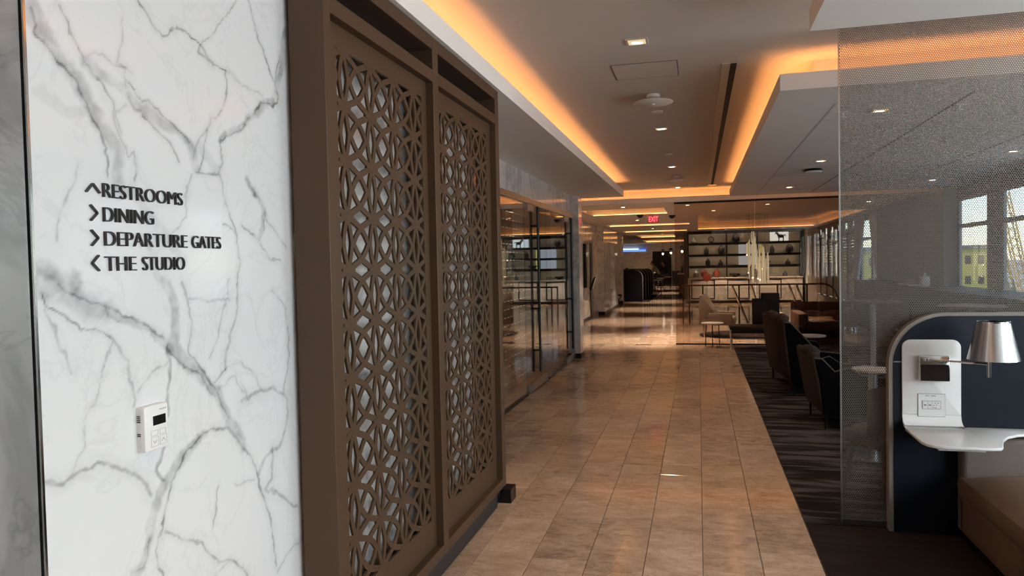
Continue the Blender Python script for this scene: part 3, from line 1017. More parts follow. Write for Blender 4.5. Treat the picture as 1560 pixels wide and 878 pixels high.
def lattice(u0, u1, hub0, yo0, yo1):
    """perforated plate: border plus interlacing ribbons. u along the corridor (local y), v up"""
    a, b = 0.2357, 0.2105
    v1 = 2.455
    v0 = v1 - 10 * b
    xf, t = -0.040, 0.011
    mb = MB()
    for A, B, C_, D_ in cells(yo0, yo1, 0.205, 2.54, [(u0, u1, v0, v1)]):
        mb.box(xf - t, xf, A, B, C_, D_)
    NS = 16
    hw = 0.053 * a
    verts, faces = [], []
    ncol = 7
    for ci in range(-1, ncol):
        uc = hub0 + a * ci
        for ai, amp in enumerate((0.15 * a, -0.15 * a, 0.768 * a, -0.768 * a)):
            off = 0.0003 + 0.0002 * (ai + 4 * (ci % 2))
            for k in range(10):
                P = []
                for i in range(NS + 1):
                    tt = i / NS
                    h = min(tt, 1 - tt)
                    if abs(amp) > 0.4 * a:
                        lin = 0.651 * h / 0.205 if h < 0.205 else 0.651 + 0.349 * (h - 0.205) / 0.295
                        g = 0.5 * lin + 0.5 * math.sin(math.pi * h) ** 0.84
                    else:
                        g = 0.5 * math.sin(math.pi * h) + h
                    P.append((uc + amp * g, v0 + b * (k + tt)))
                nrm = []
                for i in range(NS + 1):
                    p, q = P[max(i - 1, 0)], P[min(i + 1, NS)]
                    dx, dy = q[0] - p[0], q[1] - p[1]
                    l = math.hypot(dx, dy)
                    nrm.append((-dy / l, dx / l))
                for i in range(NS):
                    um = (P[i][0] + P[i + 1][0]) / 2
                    if um < u0 - 0.012 or um > u1 + 0.012:
                        continue
                    base = len(verts)
                    for j in (i, i + 1):
                        for s_ in (1, -1):
                            w = hw
                            uu = P[j][0] + nrm[j][0] * w * s_
                            vv = P[j][1] + nrm[j][1] * w * s_
                            uu = min(max(uu, u0 - 0.02), u1 + 0.02)
                            vv = min(max(vv, v0 - 0.02), v1 + 0.02)
                            verts.append((xf - off - 0.0002, uu, vv))
                            verts.append((xf - t + off, uu, vv))
                    # 0 f+ 1 b+ 2 f- 3 b- | 4 f+ 5 b+ 6 f- 7 b-
                    for q in ((0, 2, 6, 4), (0, 4, 5, 1), (2, 3, 7, 6), (1, 5, 7, 3)):
                        faces.append(tuple(base + z for z in q))
    # solid hubs where the ribbons meet
    for ci in range(-1, ncol):
        uc = hub0 + a * ci
        if uc < u0 - 0.01 or uc > u1 + 0.01:
            continue
        for k in range(11):
            vc = v0 + b * k
            pl = [(uc + 0.235 * a * math.cos(q), vc + 0.058 * b * math.sin(q)) for q in [2 * math.pi * i / 12 for i in range(12)]]
            pl = [(min(max(x, u0 - 0.01), u1 + 0.01), y) for x, y in pl]
            base = len(verts)
            verts += [(xf - 0.0001, x, y) for x, y in pl] + [(xf - t + .0004, x, y) for x, y in pl]
            faces.append(tuple(base + i for i in range(12)))
            for i in range(12):
                j = (i + 1) % 12
                faces.append((base + i, base + j, base + 12 + j, base + 12 + i))
    mb.add(verts, faces)
    return mb.build('perforated_panel', M['bronze'], scr)


lattice(2.53 - 2.37, 3.405 - 2.37, 2.591 - 2.37, 0.048, 1.102)
lattice(3.655 - 2.37, 4.53 - 2.37, 3.716 - 2.37, 1.178, 2.255)

# ================================================================== lettering on the marble
sign = empty('wayfinding_sign', (VX, 1.46, 1.62), 'black raised letters reading RESTROOMS, DINING, DEPARTURE GATES, THE STUDIO on marble', 'sign')
ROT = (math.radians(90), 0, math.radians(90))
LINES = [('RESTROOMS', 1.513, 1.809, 0.287, 0.0355), ('DINING', 1.512, 1.7485, 0.171, 0.0365),
         ('DEPARTURE GATES', 1.513, 1.6885, 0.453, 0.0365), ('THE STUDIO', 1.512, 1.626, 0.288, 0.0365)]
SPLIT = {'DEPARTURE GATES': ((0.0, 0.664), (0.714, 0.286)), 'THE STUDIO': ((0.0, 0.352), (0.436, 0.564))}
for body, yy, zz, w, h in LINES:
    for word, (f0, fw) in zip(body.split(), SPLIT.get(body, ((0.0, 1.0),))):
        text_mesh('word', word, M['text'], sign, w * fw, h, 0.007, (0.001, yy - 1.46 + f0 * w, zz - 1.62), ROT, bold=-0.013)
for kind, zz in (('up', 1.828), ('right', 1.7685), ('right', 1.7075), ('left', 1.646)):
    c = 1.482 - 1.46
    z0 = zz - 1.62
    s = 0.0165
    pts = {'up': [(-s * 1.25, -s * .6), (0, s * .7), (s * 1.25, -s * .6)], 'right': [(-s * .6, s * 1.15), (s * .65, 0), (-s * .6, -s * 1.15)],
           'left': [(s * .6, s * 1.15), (-s * .65, 0), (s * .6, -s * 1.15)]}[kind]
    mb = MB()
    for (a, b), (d, e) in zip(pts[:-1], pts[1:]):
        l = math.hypot(d - a, e - b)
        nx, ny = -(e - b) / l * 0.0019, (d - a) / l * 0.0019
        mb.prism([(c + a + nx, z0 + b + ny), (c + d + nx, z0 + e + ny), (c + d - nx, z0 + e - ny), (c + a - nx, z0 + b - ny)], 'x', 0.001, 0.008)
    mb.build('arrow', M['text'], sign)

# thermostat
th = empty('thermostat', (VX, 1.642, 1.208), 'small white wall thermostat with dark display on the marble', 'thermostat')
MB().prism(rrect(0.084, 0.118, 0.004), 'x', 0.0, 0.010).build('backplate', M['white_plastic'], th)
MB().prism(rrect(0.087, 0.120, 0.006), 'x', 0.010, 0.026).build('cover', M['white_plastic'], th, bevel=0.002)
MB().box(0.0255, 0.0268, -0.013, 0.034, 0.006, 0.031).build('display', M['dark_glass'], th)
for (ya, yb, za, zb) in ((-0.022, 0.004, -0.021, -0.007), (0.010, 0.033, -0.021, -0.007), (-0.022, 0.006, -0.050, -0.024), (0.011, 0.036, -0.050, -0.024)):
    k = MB()
    t_ = 0.0007
    for q in ((ya, yb, za, za + t_), (ya, yb, zb - t_, zb), (ya, ya + t_, za, zb), (yb - t_, yb, za, zb)):
        k.box(0.0255, 0.0265, *q)
    k.build('button', M['mullion'], th)
for yc, s_ in ((-0.008, -1), (0.0235, 1)):
    k = MB()
    for e in (-1, 1):
        k.cyl((0.0266, yc + e * 0.007, -0.037 - s_ * 0.004), (0.0266, yc, -0.037 + s_ * 0.004), 0.0006, 6)
    k.build('chevron', M['mullion'], th)
text_mesh('brand_print', 'Honeywell', M['mullion'], th, 0.024, 0.0055, 0.0004, (0.0262, 0.012, 0.043), ROT)
for zz in (0.035, 0.030, 0.025, 0.020, -0.012, -0.017):
    MB().box(0.003, 0.013, -0.0447, -0.0425, zz, zz + 0.0022).build('vent_slot', M['black'], th)

# ================================================================== glass front on the left
GX = -2.07
JX = [4.76, 8.76, 10.08, 11.31, 12.35]
hd = struct(MB().box(GX - 0.05, GX + 0.035, 4.76, 12.35, 2.385, 2.45).build('trim_2', M['steel'], bevel=0.003, seg=1))
w_ = structempty('window_30', (GX, 4.76, 0))
MB().box(-0.006, 0.006, 0.01, 2.86, 0.03, 2.385).build('pane', M['glass'], w_)
MB().box(-0.006, 0.006, 2.87, 8.76 - 4.76 - 0.005, 0.03, 2.385).build('pane', M['glass'], w_)
MB().box(-0.018, 0.018, 0.0, 4.0, 0.0, 0.03).build('sill_channel', M['black'], w_)
w_ = structempty('window_31', (GX, 10.08, 0))
MB().box(-0.006, 0.006, 0.005, 11.31 - 10.08 - 0.005, 0.03, 2.385).build('pane', M['glass_dark'], w_)
MB().box(-0.018, 0.018, 0.0, 11.31 - 10.08, 0.0, 0.03).build('sill_channel', M['black'], w_)


def glass_door(n, ya, yb, yh, rail_a, rail_b):
    d = structempty('door_%d' % n, (GX, ya, 0))
    L = yb - ya
    MB().box(-0.006, 0.006, 0.006, L - 0.006, 0.012, 2.383).build('pane', M['glass_dark'], d)
    MB().box(-0.022, 0.022, rail_a - ya, rail_b - ya, 0.012, 0.105).build('bottom_rail', M['steel'], d, bevel=0.003, seg=1)
    MB().box(-0.022, 0.022, rail_a - ya, rail_a - ya + 0.35, 2.30, 2.384).build('top_patch', M['steel'], d, bevel=0.003, seg=1)
    for s in (1, -1):
        h = MB().cyl((s * 0.052, yh - ya, 0.22), (s * 0.052, yh - ya, 2.37), 0.0165, 12).build('pull_handle', M['black'], d, smooth=True)
        k = MB()
        for zz in (0.50, 1.045, 2.12):
            k.cyl((s * 0.006, yh - ya, zz), (s * (0.052 + (0.02 if zz == 1.045 else 0)), yh - ya, zz), 0.014, 10)
        k.build('standoff', M['black'], h, smooth=True)
    return d


glass_door(1, 8.76, 10.08, 9.33, 8.93, 9.98)
glass_door(2, 11.31, 12.35, 11.90, 11.50, 12.34)

# peg wall for bottles behind the first pane
pw = empty('bottle_peg_wall', (-2.36, 6.0, 0.0), 'dark wine display wall dotted with steel pegs behind the first glass pane', 'wine display')
MB().box(-0.05, 0.0, 0.0, 4.6, 0.02, 2.60).build('panel', M['peg_panel'], pw)
k = MB()
for r_ in range(22):
    for c_ in range(52):
        y_, z_ = 0.06 + (c_ // 2) * 0.172 + (c_ % 2) * 0.045, 0.12 + r_ * 0.104
        k.cyl((0.0, y_, z_), (0.014, y_, z_ + 0.002), 0.007, 6)
o = k.build('pegs', M['white_plastic'], pw)
o['kind'] = 'stuff'

# ================================================================== ceiling fittings


def downlight(x, y, z, label, group, light=None, col=(1.0, 0.78, 0.52)):
    e = empty('downlight', (x, y, z), label, 'downlight', group)
    s = 0.055
    mb = MB()
    for a, b, c, d in cells(-s - 0.014, s + 0.014, -s - 0.014, s + 0.014, [(-s, s, -s, s)]):
        mb.box(a, b, c, d, -0.006, 0.0)
    mb.build('trim', M['lamp_trim'], e)
    MB().prism(rrect(2 * s, 2 * s, 0.004), 'z', -0.0028, -0.0005).build('reflector', M['reflector_glow'], e)
    MB().prism(rrect(0.07, 0.04, 0.015, cx=0, cy=0.022), 'z', -0.0045, -0.0029).build('lamp', M['lamp_on'], e)
    if light:
        ld = bpy.data.lights.new('downlight_beam', 'SPOT')
        ld.energy = light
        ld.color = col
        ld.spot_size = math.radians(75)
        ld.spot_blend = 0.7
        ld.shadow_soft_size = 0.04
        lo = bpy.data.objects.new('downlight_beam', ld)
        COL.objects.link(lo)
        lo.location = (0, 0, -0.02)
        lo.parent = e
    return e


for n, (y, nm) in enumerate(((4.741, 'square recessed downlight nearest the camera, in front of the ceiling access panel'),
                             (7.891, 'second square downlight along the corridor ceiling, past the round diffuser'),
                             (11.087, 'third square downlight along the corridor ceiling, before the far diffuser'),
                             (14.20, 'farthest square downlight of the corridor ceiling, at the orange-lit bulkhead'))):
    downlight(-0.36, y, ZC, nm, 'corridor ceiling downlights', 62)
for x, y, nm in ((1.39, 6.30, 'recessed downlight in the lowered ceiling seen through the mesh, near left'),
                 (1.41, 9.28, 'recessed downlight in the lowered ceiling just before the black round detector'),
                 (1.42, 12.44, 'recessed downlight at the far left end of the lowered ceiling'),
                 (3.41, 9.30, 'recessed downlight in the lowered ceiling at the right picture edge above the windows'),
                 (3.43, 12.28, 'recessed downlight in the lowered ceiling above the far windows')):
    downlight(x, y, ZS, nm, 'lounge ceiling downlights', 40)
FAR_DL = [(-1.5, 15.3, 'first small downlight past the orange bulkhead, left of the tinted glass'), (-0.2, 15.4, 'downlight just behind the left edge of the tinted glass'),
          (-1.6, 20.2, 'downlight beyond the exit sign'), (-1.5, 25.5, 'downlight between the second and third light trays'), (-1.4, 30.4, 'downlight by the nearest navy pod'),
          (1.4, 16.0, 'downlight behind the tinted glass near its top middle'), (0.35, 17.4, 'downlight behind the tinted glass before the sunken tray'),
          (3.4, 16.4, 'downlight behind the tinted glass at its right end'), (-1.75, 38.6, 'added downlight over the bar stools, lighting the people'), (-2.6, 44.8, 'downlight nearest the far marble wall'),  # the one over the stools is added to light the people
          (-3.6, 48.3, 'added downlight brightening the far marble wall at the left'), (-0.9, 48.3, 'added downlight brightening the far marble wall at the right'),  # both added to brighten the far wall
          (1.0, 28.3, 'downlight in front of the bookcase at its left half'), (3.0, 28.3, 'downlight in front of the bookcase at its right half'),
          (-2.215, 6.9, 'added downlight brightening the pegs in the glass-fronted wine room, near end'), (-2.215, 9.2, 'added downlight brightening the pegs in the glass-fronted wine room, far end')]  # wine room pair added so the pegs show bright
for x, y, nm in FAR_DL:
    downlight(x, y, ZS, nm, 'far ceiling downlights', 45 if y < 15 else (None if x == 3.4 else 420), (1.0, 0.86, 0.68))
for y, nm in ((1.59, 'corridor ceiling downlight above the camera'), (-1.56, 'corridor ceiling downlight behind the camera')):
    downlight(-0.36, y, ZC, nm, 'corridor ceiling downlights', 62)

# access panel, diffusers, sprinkler caps, slot diffuser, detector, exit sign
ap = empty('ceiling_access_panel', (-0.357, 5.47, ZC), 'flush rectangular access panel in the corridor ceiling', 'access panel')
MB().box(-0.225, 0.225, -0.205, 0.205, -0.004, 0.0).build('door', M['ceiling'], ap, bevel=0.0015, seg=1)
k = MB()
for a, b, c, d in cells(-0.234, 0.234, -0.214, 0.214, [(-0.2275, 0.2275, -0.2075, 0.2075)]):
    k.box(a, b, c, d, -0.003, 0.0)
k.build('frame', M['outlet_dark'], ap)


def diffuser(y, label):
    e = empty('round_ceiling_speaker', (-0.35, y, ZC), label, 'ceiling diffuser', 'round ceiling diffusers')
    MB().lathe([(0.0, -0.075), (0.155, -0.072), (0.165, -0.066), (0.155, -0.060), (0.0, -0.056)], n=32).build('disc', M['soffit'], e, smooth=True)
    MB().lathe([(0.045, -0.03), (0.056, -0.024), (0.056, 0.0)], n=24).build('collar', M['white_plastic'], e, smooth=True)
    MB().cyl((0, 0, -0.058), (0, 0, -0.02), 0.035, 14).build('stem', M['soffit'], e)
    MB().ball((0, 0, -0.077), 0.012, n=10, m=6).build('centre_button', M['white_plastic'], e, smooth=True)


diffuser(6.28, 'nearer round disc diffuser hanging from the corridor ceiling')
diffuser(12.35, 'farther round disc diffuser hanging from the corridor ceiling')
for y, nm in ((6.99, 'flat sprinkler cap in the corridor ceiling between first diffuser and second downlight'), (9.79, 'flat sprinkler cap in the corridor ceiling before the third downlight'),
              (13.2, 'flat sprinkler cap at the far end of the corridor ceiling')):
    e = empty('ceiling_sprinkler', (-0.355, y, ZC), nm, 'sprinkler', 'sprinkler caps')
    MB().lathe([(0.0, -0.008), (0.046, -0.008), (0.05, -0.003), (0.05, 0.0)], n=20).build('cap', M['soffit'], e, smooth=True)
for x, y, nm in ((1.123, 6.31, 'white sprinkler head in the lowered ceiling by the mesh edge'), (1.94, 6.30, 'white sprinkler head in the lowered ceiling seen through the mesh')):
    e = empty('ceiling_sprinkler', (x, y, ZS), nm, 'sprinkler', 'sprinkler heads')
    MB().lathe([(0.012, -0.045), (0.03, -0.042), (0.03, -0.036), (0.012, -0.03), (0.012, -0.006), (0.045, -0.004), (0.045, 0.0)], n=16).build('head', M['white_plastic'], e, smooth=True)
sd = empty('slot_diffuser', (0.26, 5.45, ZC), 'long black linear slot diffuser in the corridor ceiling', 'air diffuser')
for s in (-1, 1):
    MB().box(s * 0.052 - 0.03, s * 0.052 + 0.03, 0, 8.5, -0.006, 0.0).build('flange', M['ceiling'], sd, bevel=0.0015, seg=1)
MB().box(-0.0215, 0.0215, 0.03, 8.36, -0.0068, 0.0).build('slot', M['joint'], sd)
MB().box(-0.075, 0.075, 8.36, 8.5, -0.02, -0.006).build('end_cap', M['chrome'], sd)
e = empty('smoke_detector', (1.44, 10.1, ZS), 'black and white round detector under the lowered ceiling', 'detector')
MB().lathe([(0.11, -0.03), (0.115, -0.02), (0.10, 0.0)], n=20).build('base', M['black'], e, smooth=True)
MB().lathe([(0.0, -0.052), (0.10, -0.048), (0.112, -0.034), (0.112, -0.03)], n=20).build('cover', M['white_plastic'], e, smooth=True)

ex = empty('exit_sign', (-1.055, 18.3, ZS), 'red lit EXIT sign hanging from the ceiling at the far corridor', 'exit sign')
MB().box(-0.135, 0.135, -0.02, 0.02, -0.185, -0.015).build('panel', pbr('exit_panel', (0.5, 0.1, 0.1), 0.2, noise=0.05, emit=(1.0, 0.05, 0.07), estr=0.10), ex)
text_mesh('exit_letters', 'EXIT', M['red_sign'], ex, 0.225, 0.13, 0.006, (-0.11, -0.0215, -0.163), (math.radians(90), 0, 0), bold=0.015)
MB().box(-0.06, 0.06, -0.025, 0.025, -0.015, 0.0).build('mount', M['white_plastic'], ex)
for x, y, nm in ((-1.35, 17.9, 'dark dome camera on the ceiling left of the exit sign'), (-0.62, 18.6, 'dark dome camera on the ceiling right of the exit sign')):
    e = empty('ceiling_camera', (x, y, ZS), nm, 'camera', 'ceiling cameras')
    MB().lathe([(0.0, -0.09), (0.05, -0.075), (0.07, -0.04), (0.085, -0.03), (0.085, 0.0)], n=16).build('dome', M['black'], e, smooth=True)

# ================================================================== perforated metal hanging beside the booth
ms = empty('perforated_screen', (0.83, 4.775, 0.0), 'floor to ceiling grey perforated metal sheet beside the booth', 'screen')


def perf_sheet(W, Z0, Z1, p):
    R = p / math.sqrt(3)          # hexagonal cell radius
    rh = R * 0.70                 # hole radius
    dx, dz = p, 1.5 * R
    nx, nz = int(W / dx) + 1, int((Z1 - Z0) / dz) + 1
    ang = np.radians(np.arange(6) * 60 + 30)
    ox, oz = np.cos(ang), np.sin(ang)
    I, J = np.meshgrid(np.arange(nx), np.arange(nz), indexing='ij')
    cx = (I * dx + (J % 2) * dx / 2).ravel()
    cz = (Z0 + J * dz).ravel()
    n = cx.size
    ax = cx[:, None] + R * ox[None]
    az = cz[:, None] + R * oz[None]
    bx = cx[:, None] + rh * ox[None]
    bz = cz[:, None] + rh * oz[None]
    X = np.concatenate([ax, bx], 1)
    Zz = np.concatenate([az, bz], 1)
    co = np.stack([X.ravel(), np.zeros(n * 12), np.clip(Zz, Z0, Z1).ravel()], 1)
    q = np.array([(i, (i + 1) % 6, 6 + (i + 1) % 6, 6 + i) for i in range(6)])
    F = (q[None] + (np.arange(n) * 12)[:, None, None]).reshape(-1, 4)
    me = bpy.data.meshes.new('perforated_sheet')
    me.vertices.add(len(co))
    me.vertices.foreach_set('co', co.astype(np.float32).ravel())
    me.loops.add(F.size)
    me.loops.foreach_set('vertex_index', F.astype(np.int32).ravel())
    me.polygons.add(len(F))
    me.polygons.foreach_set('loop_start', (np.arange(len(F)) * 4).astype(np.int32))
    me.materials.append(M['mesh_metal'])
    me.update(calc_edges=True)
    me.validate()
    o = bpy.data.objects.new('perforated_sheet', me)
    COL.objects.link(o)
    return o


sh = perf_sheet(1.75, 0.03, 3.01, 0.0118)
sh.parent = ms
MB().box(-0.006, 0.003, -0.004, 0.004, 0.0, 3.015).build('edge_strip', M['steel'], ms)
MB().box(0.0, 1.75, -0.012, 0.012, 0.0, 0.03).build('bottom_channel', M['dark_plinth'], ms)

# ================================================================== booth
bo = empty('booth_partition', (1.085, 4.715, 0.0), 'navy booth partition with rounded top corner and taupe edge', 'partition')


def booth_outline(x0, x1, top, r, n=12):
    pts = [(x1, 0.0), (x1, top)]
    for i in range(n + 1):
        t = math.pi / 2 + math.pi / 2 * i / n
        pts.append((x0 + r + r * math.cos(t), top - r + r * math.sin(t)))
    pts.append((x0, 0.0))
    return pts


MB().prism(booth_outline(0.012, 1.9, 1.275, 0.285), 'y', -0.035, 0.03).build('panel', M['navy'], bo)
# edge band following the outline
outer, inner = booth_outline(-0.012, 1.9, 1.293, 0.30), booth_outline(0.012, 1.9, 1.275, 0.285)
mb = MB()
for i in range(1, len(outer) - 1):
    p, q, r_, s_ = outer[i], outer[i + 1], inner[i + 1], inner[i]
    mb.add([(p[0], -0.03, p[1]), (q[0], -0.03, q[1]), (r_[0], -0.03, r_[1]), (s_[0], -0.03, s_[1]),
            (p[0], 0.034, p[1]), (q[0], 0.034, q[1]), (r_[0], 0.034, r_[1]), (s_[0], 0.034, s_[1])],
           [(0, 1, 2, 3), (4, 7, 6, 5), (0, 4, 5, 1), (3, 2, 6, 7)])
mb.build('edge_band', M['edge_trim'], bo, smooth=True)
MB().box(0.013, 0.075, -0.037, -0.033, 1.005, 1.011).build('seam', M['steel'], bo)

# white moulded shelf: back plate curving into a tray
sf = empty('side_shelf', (1.14, 4.68, 0.62), 'white moulded wall shelf with upright back plate on the navy booth partition', 'shelf')
t = 0.016
prof = [(0.0, 0.52), (0.0, 0.09)]
for i in range(1, 8):
    a = math.pi / 2 * i / 8
    prof.append((-0.075 * (1 - math.cos(a)) * 1.0, 0.09 - 0.075 * math.sin(a) * 1.0))
# back plate (rounded top corners) in local x 0..0.306
pl = rrect(0.306, 0.434, 0.05, cx=0.153, cy=0.3025, rs=(0.045, 0.045, 0.002, 0.002), n=6)
MB().prism(pl, 'y', -t, 0.0).build('back_plate', M['corian'], sf, bevel=0.004)
# curved transition
mb = MB()
nc = 8
vs_, fs_ = [], []
for i in range(nc + 1):
    a = math.pi / 2 * i / nc
    yo, zo = -(0.07 - 0.07 * math.cos(a)), 0.085 - 0.07 * math.sin(a)
    yi, zi = -0.07 + (0.07 - t) * math.cos(a), 0.085 - (0.07 - t) * math.sin(a)
    for xx in (0.0, 0.306):
        vs_ += [(xx, yo, zo), (xx, yi, zi)]
for i in range(nc):
    k = 4 * i
    fs_ += [(k, k + 2, k + 6, k + 4), (k + 1, k + 5, k + 7, k + 3), (k, k + 4, k + 5, k + 1), (k + 2, k + 3, k + 7, k + 6)]
mb.add(vs_, fs_)
mb.build('curve', M['corian'], sf, smooth=True)
tray = [(0.0, -0.07), (-0.003, -0.40), (0.012, -0.455), (0.045, -0.487), (0.10, -0.50), (0.30, -0.50), (0.345, -0.485), (0.365, -0.45), (0.385, -0.39), (0.42, -0.30),
        (0.47, -0.215), (0.54, -0.155), (0.64, -0.118), (1.05, -0.105), (1.05, -0.004), (0.345, -0.004), (0.315, -0.02), (0.306, -0.07)]
MB().prism(tray, 'z', 0.0, 0.016).build('tray', M['corian'], sf, bevel=0.004)
MB().box(0.06, 0.28, -0.47, -0.25, -0.014, 0.0).build('bracket', M['white_plastic'], sf, bevel=0.003, seg=1)

# wall lamp with swing arm
la = empty('reading_lamp', (1.298, 4.663, 0.905), 'chrome swing-arm reading lamp with conical metal shade above the white shelf', 'lamp')
MB().prism(rrect(0.156, 0.146, 0.006, cx=0.0, cy=0.073), 'y', -0.045, 0.0).build('wall_box', M['chrome'], la, bevel=0.003)
MB().prism(rrect(0.146, 0.094, 0.003, cx=0.0, cy=0.050), 'y', -0.047, -0.045).build('box_face', pbr('bronze_mirror', (0.055, 0.040, 0.036), 0.12, 0.6, noise=0.05), la)
MB().cyl((-0.045, -0.05, 0.119), (-0.045, -0.05, 0.132), 0.017, 14).build('pivot', M['chrome'], la, smooth=True)
MB().tube([(-0.045, -0.052, 0.125), (0.05, -0.14, 0.130), (0.183, -0.313, 0.137)], 0.0055, 8).build('arm', M['chrome'], la, smooth=True)
MB().cyl((0.183, -0.313, 0.068), (0.183, -0.313, 0.165), 0.010, 12).build('stem', M['chrome'], la, smooth=True)
cx_, cy_ = 0.203, -0.313
o = MB().lathe([(0.121, 0.163), (0.076, 0.363), (0.0735, 0.363), (0.118, 0.163), (0.121, 0.163)], (cx_, cy_), 40).build('shade', M['shade_metal'], la, smooth=True, fix=False)
MB().lathe([(0.0725, 0.359), (0.077, 0.359), (0.077, 0.366), (0.0725, 0.366), (0.0725, 0.359)], (cx_, cy_), 40).build('rim', M['chrome'], o, smooth=True)
MB().ball((cx_, cy_, 0.25), 0.028, n=12, m=8).build('bulb', emis('bulb_glow', (1.0, 0.72, 0.42), 14.0), la, smooth=True)
MB().cyl((0.183, cy_, 0.16), (cx_, cy_, 0.22), 0.012, 10).build('socket', M['chrome'], la)
ld = bpy.data.lights.new('reading_lamp_light', 'POINT')
ld.energy = 7.0
ld.color = (1.0, 0.72, 0.45)
ld.shadow_soft_size = 0.03
lo = bpy.data.objects.new('reading_lamp_light', ld)
COL.objects.link(lo)
lo.parent = la
lo.location = (cx_, cy_, 0.20)

# power outlet
ou = empty('power_outlet', (1.292, 4.664, 0.695), 'square white power and usb outlet set in the shelf back plate', 'outlet')
MB().prism(rrect(0.140, 0.130, 0.003, cx=0, cy=0.065), 'y', -0.004, 0.0).build('cover', M['white_plastic'], ou, bevel=0.001, seg=1)
k = MB()
for a, b, c, d in cells(-0.072, 0.072, -0.002, 0.132, [(-0.0702, 0.0702, -0.0002, 0.1302)]):
    k.box(a, b, -0.0015, 0.0, c, d)
k.build('shadow_gap', M['outlet_dark'], ou)
MB().box(-0.047, 0.047, -0.006, -0.004, 0.045, 0.090).build('module', M['corian'], ou, bevel=0.001, seg=1)
k = MB()
for a, b, c, d in cells(-0.0485, 0.0485, 0.0435, 0.0915, [(-0.047, 0.047, 0.045, 0.090)]):
    k.box(a, b, -0.0055, -0.004, c, d)
for xx in (-0.02, 0.002):
    k.box(xx - 0.0005, xx + 0.0005, -0.0066, -0.0058, 0.045, 0.090)
k.build('module_line', M['outlet_dark'], ou)
for xx in (-0.034, -0.009):
    MB().box(xx - 0.006, xx + 0.006, -0.0068, -0.0059, 0.064, 0.070).build('usb_port', M['outlet_dark'], ou)
for xx, zz in ((0.018, 0.079), (0.033, 0.079), (0.0255, 0.068), (0.012, 0.066), (0.010, 0.054), (0.021, 0.052)):
    MB().cyl((xx, -0.0069, zz), (xx, -0.0058, zz), 0.0028, 8).build('pin_hole', M['outlet_dark'], ou)
k = MB()
for i, w in enumerate((0.010, 0.006, 0.012, 0.009)):
    k.box(-0.030 + i * 0.014, -0.030 + i * 0.014 + w, -0.0046, -0.0039, 0.1185, 0.122)
k.build('print_mark', M['outlet_dark'], ou)

# tan leather booth seat
se = empty('booth_seat', (1.42, 4.66, 0.0), 'tan leather booth seat with thick cushion at the right edge', 'seat')


def cushion(x0, x1, y0, y1, z0, z1, puff, n=14):
    """soft box whose top bulges"""
    vs_, fs_ = [], []
    for i in range(n + 1):
        for j in range(n + 1):
            u, v = i / n, j / n
            e = (1 - abs(2 * u - 1) ** 5) * (1 - abs(2 * v - 1) ** 5)
            x = x0 + (x1 - x0) * u
            y = y0 + (y1 - y0) * v
            vs_.append((x, y, z1 - 0.05 + 0.05 * e ** 0.6 + puff * math.sin(math.pi * u) * math.sin(math.pi * v)))
    m = n + 1
    for i in range(n):
        for j in range(n):
            fs_.append((i * m + j, (i + 1) * m + j, (i + 1) * m + j + 1, i * m + j + 1))
    rim = [i * m for i in range(n + 1)] + [n * m + j for j in range(1, n + 1)] + [i * m + n for i in range(n - 1, -1, -1)] + [j for j in range(n - 1, 0, -1)]
    b = len(vs_)
    cxm, cym = (x0 + x1) / 2, (y0 + y1) / 2
    for lvl, grow in ((0.6, 1.02), (0.0, 1.0)):
        for r_ in rim:
            x, y, z = vs_[r_]
            vs_.append((cxm + (x - cxm) * grow, cym + (y - cym) * grow, z0 + (z - z0) * lvl))
    L = len(rim)
    for k_ in range(L):
        j = (k_ + 1) % L
        fs_.append((rim[k_], rim[j], b + j, b + k_))
        fs_.append((b + k_, b + j, b + L + j, b + L + k_))
    fs_.append(tuple(range(b + L, b + 2 * L)))
    return MB().add(vs_, fs_)


MB().box(0.0, 1.0, -1.32, -0.05, 0.05, 0.275).build('base', M['leather'], se, bevel=0.02)
cushion(-0.012, 1.0, -1.36, -0.09, 0.275, 0.425, 0.055).build('cushion', M['leather'], se, smooth=True)
MB().box(0.0, 1.0, -0.11, 0.0, 0.05, 0.60).build('backrest', M['leather_back'], se, bevel=0.025, seg=3)
for xx, yy in ((0.03, -0.1), (0.03, -1.25), (0.93, -0.1), (0.93, -1.25)):
    MB().box(xx, xx + 0.04, yy - 0.02, yy + 0.02, 0.0, 0.05).build('leg', M['black'], se)
MB().box(0.004, 0.03, -1.30, -0.06, 0.03, 0.05).build('base_rail', M['black'], se)

# ================================================================== lounge seats on the carpet


